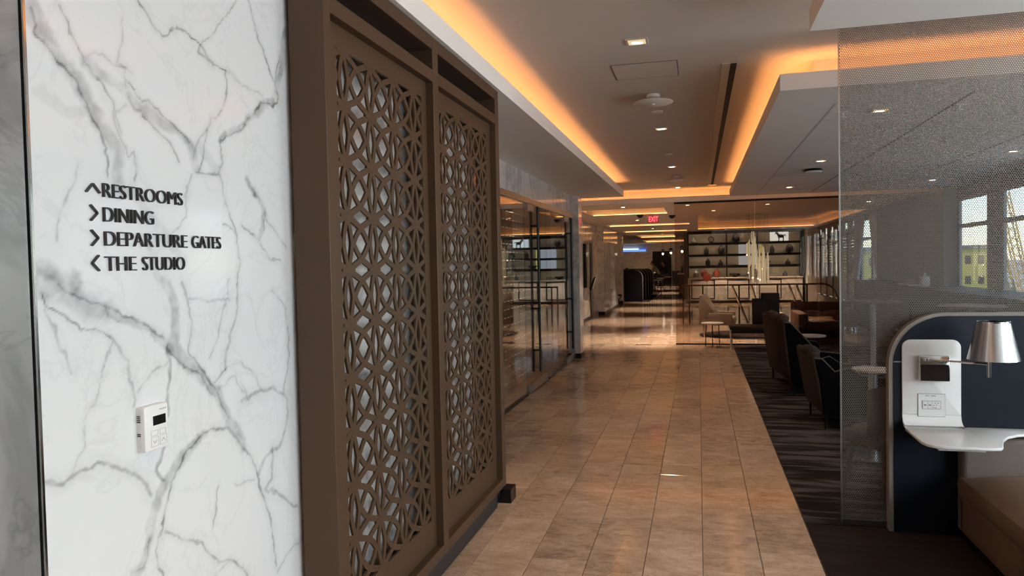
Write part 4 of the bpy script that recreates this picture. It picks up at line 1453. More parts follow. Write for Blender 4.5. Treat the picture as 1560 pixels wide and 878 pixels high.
def lounge_settee(name, loc, rz, W, H, seats, label, cat):
    e = empty(name, loc, label, cat, rz=rz)
    lean = 0.07
    # back shell
    bk = [(0.02, 0.16), (-lean * 0.4, 0.45), (-lean, H - 0.03), (-lean + 0.02, H), (-lean + 0.07, H - 0.01), (0.10, 0.45), (0.14, 0.16)]
    MB().prism(bk, 'y', 0.0, W).build('back_shell', M['taupe_fabric'], e, bevel=0.012)
    # winged sides sloping down into the arms
    sd_ = [(0.03, 0.15), (0.0, 0.45), (-0.045, H - 0.045), (0.02, H - 0.05), (0.13, H - 0.17), (0.26, 0.60), (0.36, 0.53), (0.62, 0.50), (0.66, 0.46), (0.66, 0.15)]
    for y0 in (0.0, W - 0.06):
        s_ = MB().prism(sd_, 'y', y0 - (0.012 if y0 == 0 else -0.012), y0 + 0.06).build('side_panel', M['navy_fabric'], e, bevel=0.012)
        pts = [(x, y0 + (-0.014 if y0 == 0 else 0.074), z) for x, z in sd_[2:9]]
        MB().tube(pts, 0.007, 6).build('piping', M['taupe_light'], s_, smooth=True)
    MB().box(0.05, 0.66, 0.05, W - 0.05, 0.15, 0.29).build('seat_base', M['navy_fabric'], e, bevel=0.015)
    w = (W - 0.14) / seats
    for k_ in range(seats):
        cushion(0.12, 0.68, 0.07 + w * k_, 0.07 + w * (k_ + 1) - 0.01, 0.28, 0.43, 0.02, 8).build('seat_cushion', M['navy_fabric'], e, smooth=True)
        MB().ball((-lean + 0.065, 0.07 + w * (k_ + 0.5), H - 0.02), 0.10, 0.75, w * 0.42 / 0.10, 0.55, 16, 10).build('head_pillow', M['taupe_fabric'], e, smooth=True)
    for xx in (0.06, 0.60):
        for yy in (0.05, W - 0.05):
            MB().cyl((xx, yy, 0.0), (xx, yy, 0.16), 0.010, 8, 0.016).build('leg', M['black'], e)
    return e


lounge_settee('lounge_settee', (1.02, 9.16, 0.0), math.radians(5), 1.36, 0.92, 2, 'dark two-seat high-back settee with taupe shell and headrest pillows, back to the corridor', 'settee')
lounge_settee('lounge_armchair', (1.09, 7.34, 0.0), math.radians(3), 0.80, 0.73, 1, 'dark armchair with taupe back next to the perforated metal sheet', 'armchair')


def side_table(loc, r, h, label, legs=3, base=True):
    e = empty('side_table', loc, label, 'side table', 'round side tables')
    MB().lathe([(0.0, h - 0.022), (r - 0.008, h - 0.022), (r, h - 0.014), (r, h - 0.004), (r - 0.004, h), (0.0, h)], n=32).build('top', M['tabletop'], e, smooth=True)
    for k_ in range(legs):
        a = 2 * math.pi * k_ / legs + 0.5
        c, s = math.cos(a), math.sin(a)
        MB().cyl((c * r * 0.62, s * r * 0.62, h - 0.022), (c * r * 0.72, s * r * 0.72, 0.0), 0.010, 8).build('leg', M['black'], e)
    return e


side_table((0.24, 14.30, 0.0), 0.21, 0.455, 'small round pale side table on three black legs before the tinted glass')
side_table((1.52, 11.0, 0.0), 0.20, 0.545, 'round pale side table behind the dark settee')
side_table((1.42, 15.6, 0.0), 0.22, 0.55, 'round side table behind the tinted glass beside the railing')

# low settee in front of the tinted glass
e = empty('low_settee', (0.53, 13.75, 0.0), 'dark brown low settee with stepped backrest in front of the tinted glass', 'settee')
MB().box(0.0, 0.90, 0.0, 0.55, 0.36, 0.43).build('seat', M['brown_dark'], e, bevel=0.02, seg=3)
MB().box(0.03, 0.86, 0.03, 0.52, 0.30, 0.36).build('seat_rail', M['black'], e)
MB().box(0.42, 0.66, 0.42, 0.54, 0.42, 0.91).build('backrest', M['brown_dark'], e, bevel=0.02, seg=3)
MB().box(0.58, 0.90, 0.44, 0.57, 0.42, 1.01).build('backrest', M['brown_dark'], e, bevel=0.02, seg=3)
for xx in (0.035, 0.84):
    for yy in (0.04, 0.50):
        MB().cyl((xx, yy, 0), (xx, yy, 0.31), 0.013, 8).build('leg', M['chrome'], e)
MB().box(0.03, 0.85, 0.03, 0.05, 0.215, 0.235).build('stretcher', M['black'], e)

# ---- bronze tinted glass partition
tp = empty('tinted_partition', (-0.445, 14.60, 0.0), 'bronze tinted glass partition across the lounge below the lit bulkhead', 'glass partition')
for k_ in range(2):
    MB().box(0.005 + 1.49 * k_, 1.49 * (k_ + 1) - 0.005, -0.006, 0.006, 0.025, 2.755).build('pane', M['glass_tint'], tp)
MB().box(0.0, 2.98, -0.014, 0.014, 2.735, 2.77).build('top_channel', M['black'], tp)
MB().box(0.0, 2.98, -0.014, 0.014, 0.0, 0.025).build('bottom_channel', M['black'], tp)

# ---- seats through the mesh


def wood_chair(loc, rz, label):
    e = empty('upholstered_chair', loc, label, 'chair', 'wooden-legged chairs', rz)
    cushion(-0.24, 0.24, -0.24, 0.24, 0.36, 0.47, 0.01, 8).build('seat', M['taupe_light'], e, smooth=True)
    vs_ = []
    n = 10
    fs_ = []
    for i in range(n + 1):
        a = math.pi * (0.08 + 0.84 * i / n)
        for rr in (0.25, 0.215):
            for zz in (0.42, 0.74 + 0.06 * math.sin(math.pi * i / n)):
                vs_.append((math.cos(a) * rr, math.sin(a) * rr, zz))
    for i in range(n):
        k_ = 4 * i
        fs_ += [(k_, k_ + 4, k_ + 5, k_ + 1), (k_ + 2, k_ + 3, k_ + 7, k_ + 6), (k_ + 1, k_ + 5, k_ + 7, k_ + 3), (k_, k_ + 2, k_ + 6, k_ + 4)]
    fs_ += [(0, 1, 3, 2), (4 * n, 4 * n + 2, 4 * n + 3, 4 * n + 1)]
    MB().add(vs_, fs_).build('backrest', M['taupe_light'], e, smooth=True)
    for sx in (-1, 1):
        for sy in (-1, 1):
            MB().cyl((sx * 0.19, sy * 0.18, 0.38), (sx * 0.23, sy * 0.23, 0.0), 0.022, 8, 0.012).build('leg', M['wood'], e)
    return e


wood_chair((1.28, 5.42, 0.0), math.radians(200), 'upholstered chair with tapered wooden legs just behind the perforated sheet')
wood_chair((2.30, 6.7, 0.0), math.radians(60), 'upholstered wooden-legged chair behind the booth, beside round pedestal table')


def pedestal_table(loc, r, h, label, m='tabletop', leg='steel'):
    e = empty('pedestal_table', loc, label, 'table', 'pedestal tables')
    MB().lathe([(0.0, h - 0.025), (r - 0.01, h - 0.025), (r, h - 0.012), (r - 0.004, h), (0.0, h)], n=32).build('top', M[m], e, smooth=True)
    MB().cyl((0, 0, 0.02), (0, 0, h - 0.025), 0.035, 14).build('column', M[leg], e, smooth=True)
    MB().lathe([(0.0, 0.0), (0.22, 0.0), (0.22, 0.012), (0.05, 0.03), (0.0, 0.03)], n=28).build('base', M[leg], e, smooth=True)
    return e


pedestal_table((1.36, 6.45, 0.0), 0.16, 0.72, 'small white pedestal table seen through the mesh left of the booth')
pedestal_table((2.20, 10.4, 0.0), 0.34, 1.06, 'tall pedestal table with white column seen through the mesh', 'brown_leather', 'white_plastic')
pedestal_table((2.95, 9.2, 0.0), 0.34, 1.06, 'tall pedestal table nearer the windows seen through the mesh', 'brown_leather', 'white_plastic')


def bar_chair(loc, rz, label, hs=0.72):
    e = empty('bar_chair', loc, label, 'bar chair', 'bar chairs', rz)
    MB().prism(rrect(0.40, 0.38, 0.06), 'z', hs - 0.05, hs).build('seat', M['taupe_fabric'], e, bevel=0.012)
    MB().prism(rrect(0.38, 0.26, 0.05, cx=0, cy=hs + 0.24), 'y', 0.17, 0.20).build('backrest', M['taupe_fabric'], e, bevel=0.01)
    for sx in (-1, 1):
        MB().tube([(sx * 0.20, 0.25, 0.0), (sx * 0.17, 0.17, hs - 0.03), (sx * 0.16, 0.20, hs + 0.36)], 0.010, 8).build('leg', M['chrome'], e, smooth=True)
        MB().cyl((sx * 0.20, -0.22, 0.0), (sx * 0.17, -0.15, hs - 0.04), 0.010, 8).build('leg', M['chrome'], e)
    MB().tube([(-0.185, -0.19, 0.28), (0.185, -0.19, 0.28), (0.19, 0.22, 0.28), (-0.19, 0.22, 0.28), (-0.185, -0.19, 0.28)], 0.008, 6).build('footrest', M['chrome'], e)
    return e


bar_chair((2.55, 9.85, 0.0), math.radians(200), 'chrome-legged bar chair at the farther tall table, seen through the mesh')
bar_chair((2.45, 8.75, 0.0), math.radians(150), 'chrome-legged bar chair at the nearer tall table, seen through the mesh')
bar_chair((3.10, 8.55, 0.0), math.radians(190), 'chrome-legged bar chair closest to the windows at the nearer tall table')

# counter under the windows
e = empty('window_counter', (3.45, 7.0, 0.0), 'long dark brown counter running beneath the right-hand windows', 'counter')
MB().box(0.0, 0.74, 0.0, 11.2, 0.10, 1.085).build('body', M['dark_plinth'], e)
MB().box(-0.04, 0.75, -0.02, 11.22, 1.085, 1.12).build('top', M['dark_plinth'], e, bevel=0.004, seg=1)
MB().box(0.05, 0.72, 0.02, 11.18, 0.0, 0.10).build('toe_kick', M['black'], e)
e = empty('serving_tray', (3.62, 14.2, 1.12), 'pale tray with small box on the window counter', 'tray')
MB().box(-0.12, 0.12, -0.35, 0.35, 0.0, 0.03).build('tray', M['tabletop'], e, bevel=0.005, seg=1)
MB().box(-0.06, 0.06, 0.05, 0.25, 0.03, 0.12).build('box', M['leather'], e, bevel=0.003, seg=1)
e = empty('napkin_dispenser', (3.62, 13.4, 1.12), 'small white dispenser standing on the window counter', 'dispenser')
MB().box(-0.06, 0.06, -0.07, 0.07, 0.0, 0.17).build('body', M['white_plastic'], e, bevel=0.01)
MB().cyl((0, 0, 0.17), (0, 0, 0.23), 0.02, 10).build('nozzle', M['steel'], e)

# drapes at the far window
dr_i = 0
for side, (yo, yt, yb_) in (('far', (21.55, 20.25, 21.35)), ('near', (18.35, 19.75, 18.50))):
    vs_, fs_ = [], []
    nu, nv = 40, 10
    for j in range(nv + 1):
        v = j / nv
        z = 2.72 - (2.72 - 0.62) * v
        ye = yt + (yb_ - yt) * (v ** 1.15)
        for i in range(nu + 1):
            u = i / nu
            y = yo + (ye - yo) * u
            x = 4.10 + 0.045 * math.sin(u * 2 * math.pi * 8) * (0.6 + 0.4 * v)
            vs_.append((x - 4.1, y - yo, z - 0.62))
    for j in range(nv):
        for i in range(nu):
            k_ = j * (nu + 1) + i
            fs_.append((k_, k_ + 1, k_ + nu + 2, k_ + nu + 1))
    o = MB().add(vs_, fs_).build('drape', M['drape'], loc=(4.1, yo, 0.62), smooth=True)
    so = o.modifiers.new('thick', 'SOLIDIFY')
    so.thickness = 0.006
    tag(o, 'pleated grey drape pulled to the %s side of the window with yellow view' % ('left' if side == 'far' else 'right'), 'curtain', 'grey drapes')

# ================================================================== room behind the tinted glass
# railing
ra = empty('stair_railing', (-0.42, 19.6, 0.0), 'chrome handrail with glass panels and slanted posts behind the tinted glass', 'railing')
pts = [(0.0, 0, 0.99), (3.40, 0, 0.99)]
for i in range(1, 8):
    a = math.pi / 2 * i / 8
    pts.append((3.40 + 0.35 * math.sin(a), 0, 0.64 + 0.35 * math.cos(a)))
pts.append((4.0, 0, 0.02))
MB().tube(pts, 0.022, 8).build('handrail', M['bronze'], ra, smooth=True)
for xx in (0.02, 0.18, 0.52, 1.42, 2.35, 3.05):
    MB().cyl((xx, 0, 0.0), (xx, 0, 0.98), 0.022, 8).build('post', M['bronze'], ra)
for xa, xb in ((1.25, 1.62), (1.72, 2.0), (2.62, 2.95), (2.80, 3.12)):
    MB().cyl((xb, -0.06, 0.02), (xa, -0.06, 0.97), 0.028, 8).build('slanted_post', M['chrome'], ra)
for xa, xb in ((0.20, 0.50), (0.54, 1.40), (1.44, 2.33), (2.37, 3.03)):
    MB().box(xa + 0.02, xb - 0.02, -0.004, 0.004, 0.08, 0.92).build('pane', M['glass'], ra)
# lounge chair with a tall tapered back
e = empty('lounge_chair', (0.38, 16.2, 0.0), 'taupe lounge chair with tall tapered back behind the tinted glass', 'lounge chair', rz=math.radians(-8))
MB().prism([(-0.36, 0.28), (-0.34, 0.86), (-0.31, 0.91), (-0.25, 0.90), (-0.20, 0.82), (-0.02, 0.52), (-0.02, 0.28)], 'y', -0.27, 0.27).build('backrest', M['taupe_light'], e, bevel=0.03, seg=3)
MB().box(-0.10, 0.36, -0.30, 0.30, 0.26, 0.43).build('seat', M['taupe_light'], e, bevel=0.04, seg=3)
for s in (-1, 1):
    MB().box(-0.15, 0.34, s * 0.32 - 0.03, s * 0.32 + 0.03, 0.30, 0.52).build('armrest', M['taupe_light'], e, bevel=0.02, seg=3)
for sx in (-0.25, 0.30):
    for sy in (-0.25, 0.25):
        MB().cyl((sx, sy, 0), (sx, sy, 0.28), 0.014, 8).build('leg', M['chrome'], e)
tag(MB().lathe([(0.0, 0.0), (0.95, 0.0), (0.95, 0.008), (0.0, 0.008)], n=40).build('round_rug', M['carpet_dark'], loc=(0.95, 16.6, 0.0)), 'round dark rug under the taupe lounge chair', 'rug')


def sofa(loc, rz, W, Dp, label, h=0.72):
    e = empty('sofa', loc, label, 'sofa', 'brown leather sofas', rz)
    MB().box(-W / 2, W / 2, 0, Dp, 0.08, 0.30).build('base', M['brown_leather'], e, bevel=0.02)
    MB().box(-W / 2, W / 2, Dp - 0.18, Dp, 0.08, h).build('backrest', M['brown_leather'], e, bevel=0.03, seg=3)
    for s in (-1, 1):
        MB().box(s * (W / 2 - 0.08) - 0.08, s * (W / 2 - 0.08) + 0.08, 0, Dp - 0.1, 0.08, h - 0.14).build('armrest', M['brown_leather'], e, bevel=0.03, seg=3)
    for k_ in range(2):
        a = -W / 2 + 0.17 + k_ * (W - 0.34) / 2
        cushion(a, a + (W - 0.34) / 2 - 0.01, -0.02, Dp - 0.18, 0.29, 0.42, 0.02, 8).build('seat_cushion', M['brown_leather'], e, smooth=True)
    for sx in (-W / 2 + 0.06, W / 2 - 0.06):
        for sy in (0.06, Dp - 0.06):
            MB().cyl((sx, sy, 0), (sx, sy, 0.09), 0.02, 8).build('leg', M['black'], e)


sofa((2.75, 17.6, 0.0), 0, 1.3, 0.8, 'brown leather sofa farther behind the tinted glass', 0.62)
sofa((2.62, 15.35, 0.0), math.radians(90), 1.2, 0.8, 'nearer brown leather sofa at the right end of the tinted glass', 0.58)

# bookcase wall
struct(MB().box(-0.55, 4.2, 29.55, 29.65, 0, ZS).build('wall_far', M['grey_wall']))
bc = empty('display_bookcase', (-0.40, 29.0, 0.0), 'wide display bookcase with lit shelves over pale stone cabinets', 'bookcase')
BWD = 4.14
MB().box(0.0, BWD, 0.0, 0.50, 0.10, 0.95).build('cabinet', M['marble'], bc)
MB().box(0.05, BWD - 0.05, 0.04, 0.46, 0.0, 0.10).build('toe_kick', M['black'], bc)
MB().box(-0.02, BWD + 0.02, -0.03, 0.50, 0.95, 0.985).build('worktop', M['marble'], bc)
for k_, (a, b) in enumerate(((0.12, 1.0), (1.45, 2.25), (2.6, 3.4))):
    f_ = MB()
    for p, q, r_, s_ in cells(a, b, 0.16, 0.90, [(a + 0.035, b - 0.035, 0.195, 0.865)]):
        f_.box(p, q, -0.02, 0.0, r_, s_)
    f_.build('door_frame', M['black'], bc)
    MB().box(a + 0.035, b - 0.035, -0.012, 0.0, 0.195, 0.865).build('door_panel', M['white_wall'], bc)
SZ = [1.42, 1.85, 2.29]
for z in SZ:
    MB().box(0.0, BWD, 0.10, 0.48, z - 0.02, z + 0.02).build('shelf', M['black'], bc)
MB().box(0.0, BWD, 0.08, 0.50, 2.70, 2.76).build('top', M['black'], bc)
for x in (0.0, 1.43, 2.55, BWD - 0.04):
    MB().box(x, x + 0.04, 0.09, 0.48, 0.985, 2.70).build('upright', M['black'], bc)
MB().box(0.0, BWD, 0.48, 0.50, 0.985, 2.70).build('back_panel', M['shelf_back'], bc)
for z in (1.385, 1.825, 2.265, 2.695):
    MB().box(0.05, BWD - 0.05, 0.085, 0.095, z - 0.045, z + 0.03).build('strip_hiding_lip', M['black'], bc)  # lip added to hide the light strip behind it
    MB().box(0.05, BWD - 0.05, 0.12, 0.14, z - 0.008, z + 0.0).build('added_light_strip', emis('added_shelf_led', (1.0, 0.92, 0.76), 14.0), bc)  # strip added to brighten the back panel

LEV = [0.985, 1.44, 1.87, 2.31]


def ornament(name, x, lev, prof, m, label, cat='ornament'):
    e_ = empty(name, (-0.40 + x, 29.27, LEV[lev]), label, cat, 'ornaments on the bookcase')
    MB().lathe(prof, n=18).build('body', M[m], e_, smooth=True)
    return e_


vase = [(0.0, 0.0), (0.07, 0.0), (0.12, 0.10), (0.11, 0.20), (0.05, 0.27), (0.045, 0.31), (0.06, 0.33), (0.0, 0.33)]
urn = [(0.0, 0.0), (0.06, 0.0), (0.13, 0.08), (0.14, 0.18), (0.10, 0.27), (0.04, 0.31), (0.0, 0.33)]
bowl = [(0.0, 0.0), (0.07, 0.0), (0.07, 0.02), (0.15, 0.05), (0.22, 0.13), (0.21, 0.13), (0.13, 0.06), (0.0, 0.045)]
drop = [(0.0, 0.0), (0.09, 0.0), (0.10, 0.05), (0.07, 0.12), (0.03, 0.17), (0.02, 0.22), (0.0, 0.23)]
jar = [(0.0, 0.0), (0.08, 0.0), (0.09, 0.12), (0.08, 0.20), (0.05, 0.23), (0.03, 0.25), (0.02, 0.28), (0.0, 0.29)]
ornament('urn', 1.80, 3, urn, 'bowl', 'dark urn on the top shelf of the bookcase', 'urn')
ornament('vase', 0.70, 2, jar, 'bowl', 'dark jar on the upper middle shelf at the left of the bookcase', 'jar')
ornament('vase', 1.25, 2, vase, 'bowl', 'dark vase beside the first upright on the upper middle shelf', 'vase')
ornament('urn', 3.72, 2, urn, 'bowl', 'dark urn on the upper middle shelf at the right end', 'urn')
ornament('vase', 3.10, 2, jar, 'taupe_light', 'taupe jar on the upper middle shelf right of the chandelier', 'jar')
ornament('bowl', 2.85, 1, bowl, 'bowl', 'wide dark bowl on the lower middle shelf behind the chandelier', 'bowl')
ornament('bottle', 3.66, 1, drop, 'bowl', 'dark drop-shaped bottle on the lower middle shelf at the right', 'bottle')
ornament('vase', 0.75, 1, jar, 'taupe_fabric', 'brown jar on the lower middle shelf at the left', 'jar')
ornament('vase', 1.22, 1, drop, 'taupe_fabric', 'brown drop vase on the lower middle shelf by the upright', 'vase')
ornament('bottle', 3.55, 0, drop, 'bowl', 'dark drop-shaped bottle on the stone worktop at the right', 'bottle')
ornament('bowl', 1.75, 0, bowl, 'taupe_fabric', 'brown bowl on the stone worktop', 'bowl')
ornament('bowl', 2.10, 0, bowl, 'pale_ceramic', 'pale bowl on the stone worktop', 'bowl')
ornament('vase', 0.30, 0, jar, 'steel', 'steel jar on the stone worktop at the left end', 'jar')
ornament('vase', 0.62, 0, urn, 'red_ceramic', 'round dark red vase on the stone worktop', 'vase')
ornament('vase', 1.08, 0, vase, 'red_ceramic', 'tall dark red vase on the stone worktop', 'vase')
e = ornament('candle_bowl', 0.22, 3, drop, 'pale_ceramic', 'pale glass ornament at the left of the top shelf', 'ornament')
e = empty('ring_sculpture', (0.48, 29.27, LEV[3]), 'round ring sculpture on the top shelf of the bookcase', 'sculpture', 'ornaments on the bookcase')
MB().tube([(0.10 * math.cos(t_), 0, 0.13 + 0.10 * math.sin(t_)) for t_ in [2 * math.pi * i / 20 for i in range(21)]], 0.014, 8).build('ring', M['bowl'], e, smooth=True)
MB().box(-0.05, 0.05, -0.03, 0.03, 0.0, 0.03).build('foot', M['bowl'], e)
# lit niche panel behind the horse figure
e = empty('glow_panel', (2.98, 29.46, LEV[3]), 'bright backlit panel at the right of the top shelf', 'light panel')
MB().box(-0.33, 0.33, 0.0, 0.015, 0.02, 0.36).build('diffuser', emis('lit_panel_glow', (0.78, 0.90, 0.93), 1.1), e)
e = empty('glow_panel', (1.95, 29.46, LEV[1]), 'large pale blue glowing panel standing in for a window reflection at the bookcase middle', 'light panel')
MB().box(-0.45, 0.38, 0.0, 0.015, 0.0, 0.80).build('diffuser', emis('painted_reflection_blue', (0.52, 0.58, 0.66), 0.75), e)  # glow imitates a window reflected in the bookcase back
MB().box(0.30, 0.40, -0.004, 0.0, 0.02, 0.76).build('yellow_reflection', emis('painted_reflection_yellow', (0.75, 0.66, 0.18), 0.8), e)  # yellow part of the same imitated reflection
# horse figurine
e = empty('horse_figurine', (3.02, 29.27, LEV[3]), 'dark horse figurine before the lit panel on the top shelf', 'figurine')
hb = MB()
hb.ball((0, 0, 0.19), 0.085, 1.35, 0.7, 0.8, 14, 8)
hb.tube([(-0.07, 0, 0.21), (-0.12, 0, 0.28), (-0.14, 0, 0.33)], [0.055, 0.04, 0.035], 10)
hb.tube([(-0.13, 0, 0.335), (-0.18, 0, 0.30), (-0.205, 0, 0.275)], [0.036, 0.028, 0.018], 10)
for xx in (-0.075, 0.08):
    for yy in (-0.03, 0.03):
        hb.tube([(xx, yy, 0.16), (xx + 0.01, yy, 0.08), (xx, yy, 0.0)], [0.028, 0.015, 0.016], 8)
hb.tube([(0.10, 0, 0.22), (0.15, 0, 0.24), (0.17, 0, 0.16)], [0.02, 0.02, 0.008], 8)
hb.build('body', M['bowl'], e, smooth=True)
# red round sign on the worktop
e = empty('round_red_dish', (0.30, 28.6, 0.0), 'round red dish on a thin stand in front of the bookcase', 'dish')
MB().cyl((0, 0, 0), (0, 0, 0.95), 0.012, 8).build('stand', M['chrome'], e)
MB().lathe([(0.0, 0.0), (0.12, 0.0), (0.12, 0.012), (0.0, 0.012)], n=20).build('base', M['chrome'], e)
MB().cyl((0, -0.012, 1.0), (0, 0.012, 1.0), 0.16, 24).build('disc', M['red_ceramic'], e, smooth=True)

# chandelier of hanging glass rods
ch = empty('rod_chandelier', (1.55, 20.6, ZS + 0.26), 'chandelier of long hanging glass rods in front of the bookcase', 'chandelier')
MB().lathe([(0.0, -0.05), (0.36, -0.05), (0.38, -0.03), (0.38, 0.0)], n=32).build('canopy', M['chrome'], ch, smooth=True)
r3 = random.Random(5)
for k_ in range(34):
    a = 2.4 * k_
    rr = 0.31 * math.sqrt((k_ + 0.5) / 34)
    x, y = rr * math.cos(a), rr * math.sin(a)
    zt = -0.62 - 0.16 * (k_ % 4) - 0.25 * r3.random()
    if x > 0.0:
        zt -= 0.35
    zb = max(zt - r3.choice([0.3, 0.55, 0.8, 1.0]), -2.05)
    o = MB().cyl((x, y, zb), (x, y, zt), 0.017, 8).build('glass_rod', M['rod_glass'], ch, smooth=True)
    MB().cyl((x, y, zt), (x, y, -0.05), 0.0022, 5).build('wire', M['wire'], o)
    if k_ % 5 == 0:
        MB().ball((x, y, zb - 0.02), 0.016, n=8, m=6).build('lamp_tip', M['lamp_on'], o, smooth=True)

# slatted blinds on the right wall
for n, (a, b, c, d) in enumerate(BLINDS):
    e = empty('slatted_blind', (WIN_X - 0.02, (a + b) / 2, c), 'dark brown slatted blind, number %s from the bookcase corner on the right wall' % ['six', 'five', 'four', 'three', 'two', 'one'][n], 'blind', 'slatted blinds')
    hw = (b - a) / 2 + 0.04
    k = MB()
    nsl = 22
    for i in range(nsl):
        z = 0.04 + i * (d - c - 0.06) / nsl
        k.box(-0.012, 0.012, -hw, hw, z, z + 0.080)
    o = k.build('slats', M['wood'], e)
    o['kind'] = 'stuff'
    MB().box(-0.03, 0.03, -hw, hw, d - c - 0.02, d - c + 0.05).build('headrail', M['dark_plinth'], e)
    for s in (-1, 1):
        MB().box(-0.02, 0.02, s * hw - 0.04, s * hw + 0.04, 0.0, d - c).build('side_rail', M['dark_plinth'], e)
struct(MB().box(3.86, 4.2, 28.6, 29.55, 0, ZS).build('wall_right', M['white_wall']))

# ================================================================== far corridor
e = empty('wall_display', (-3.04, 19.95, 0.95), 'narrow tall black display on the marble wall beyond the pier', 'display')
MB().box(0.0, 0.06, -0.11, 0.11, 0.0, 1.22).build('frame', M['black'], e, bevel=0.004, seg=1)
MB().box(0.058, 0.064, -0.09, 0.09, 0.02, 1.20).build('screen', M['dark_glass'], e)
d_ = structempty('door_4', (-3.06, 21.1, 0.0))
MB().box(-0.05, 0.03, 0.0, 0.45, 0.0, 2.2).build('leaf', M['black'], d_)
e = empty('leaflet_holder', (-3.02, 20.9, 0.85), 'black slanted holder with white leaflets by the dark doorway', 'leaflet holder')
MB().prism([(0.0, 0.0), (0.05, 0.0), (0.16, 0.36), (0.13, 0.38), (0.0, 0.10)], 'y', -0.1, 0.1).build('holder', M['black'], e)
MB().prism([(0.06, 0.05), (0.075, 0.05), (0.17, 0.34), (0.155, 0.35)], 'y', -0.09, 0.09).build('leaflet', M['white_plastic'], e)
e = empty('folding_stand', (-2.98, 28.0, 0.0), 'small black folding stand beside the far marble column', 'stand')
MB().box(-0.13, 0.13, -0.15, 0.15, 0.36, 0.42).build('top', M['black'], e)
for s in (-1, 1):
    MB().cyl((-0.12, s * 0.12, 0.0), (0.12, s * 0.12, 0.36), 0.012, 8).build('leg', M['black'], e)
    MB().cyl((0.12, s * 0.12, 0.0), (-0.12, s * 0.12, 0.36), 0.012, 8).build('leg', M['black'], e)

# navy work pods
tag(MB().box(-3.6, -1.95, 30.2, 42.5, 0.0, 0.006).build('runner_carpet', M['carpet_dark']), 'dark carpet strip under the row of navy work pods', 'carpet')
ordn = ['nearest', 'second', 'third', 'fourth', 'farthest']
for k_ in range(5):
    e = empty('work_pod', (-3.65, 30.6 + 1.75 * k_, 0.0), 'navy work pod with rounded top, %s in the far corridor row' % ordn[k_], 'work pod', 'navy work pods')
    W = 1.40
    pts = [(0.0, 0.0), (W, 0.0), (W, 1.0)]
    for i in range(1, 9):
        a = math.pi / 2 * i / 8
        pts.append((W - 0.31 + 0.31 * math.cos(a), 0.99 + 0.31 * math.sin(a)))
    pts.append((0.0, 1.30))
    MB().prism(pts, 'y', 0.0, 0.09).build('panel', M['navy'], e)
    mb = MB()
    q = pts[1:-1]
    for (a, b), (c, d) in zip(q[:-1], q[1:]):
        l = math.hypot(c - a, d - b)
        nx, ny = (d - b) / l * 0.016, -(c - a) / l * 0.016
        mb.add([(a, -0.006, b), (c, -0.006, d), (c + nx, -0.006, d + ny), (a + nx, -0.006, b + ny), (a, 0.10, b), (c, 0.10, d), (c + nx, 0.10, d + ny), (a + nx, 0.10, b + ny)],
               [(0, 1, 2, 3), (7, 6, 5, 4), (3, 2, 6, 7), (0, 4, 5, 1)])
    mb.build('edge_band', M['edge_trim'], e)
    MB().box(0.05, W - 0.12, 0.09, 0.62, 0.70, 0.74).build('desk', M['corian'], e, bevel=0.006, seg=1)
    MB().box(0.05, 0.65, 0.95, 1.55, 0.12, 0.46).build('seat', M['navy_fabric'], e, bevel=0.03)

# person figures


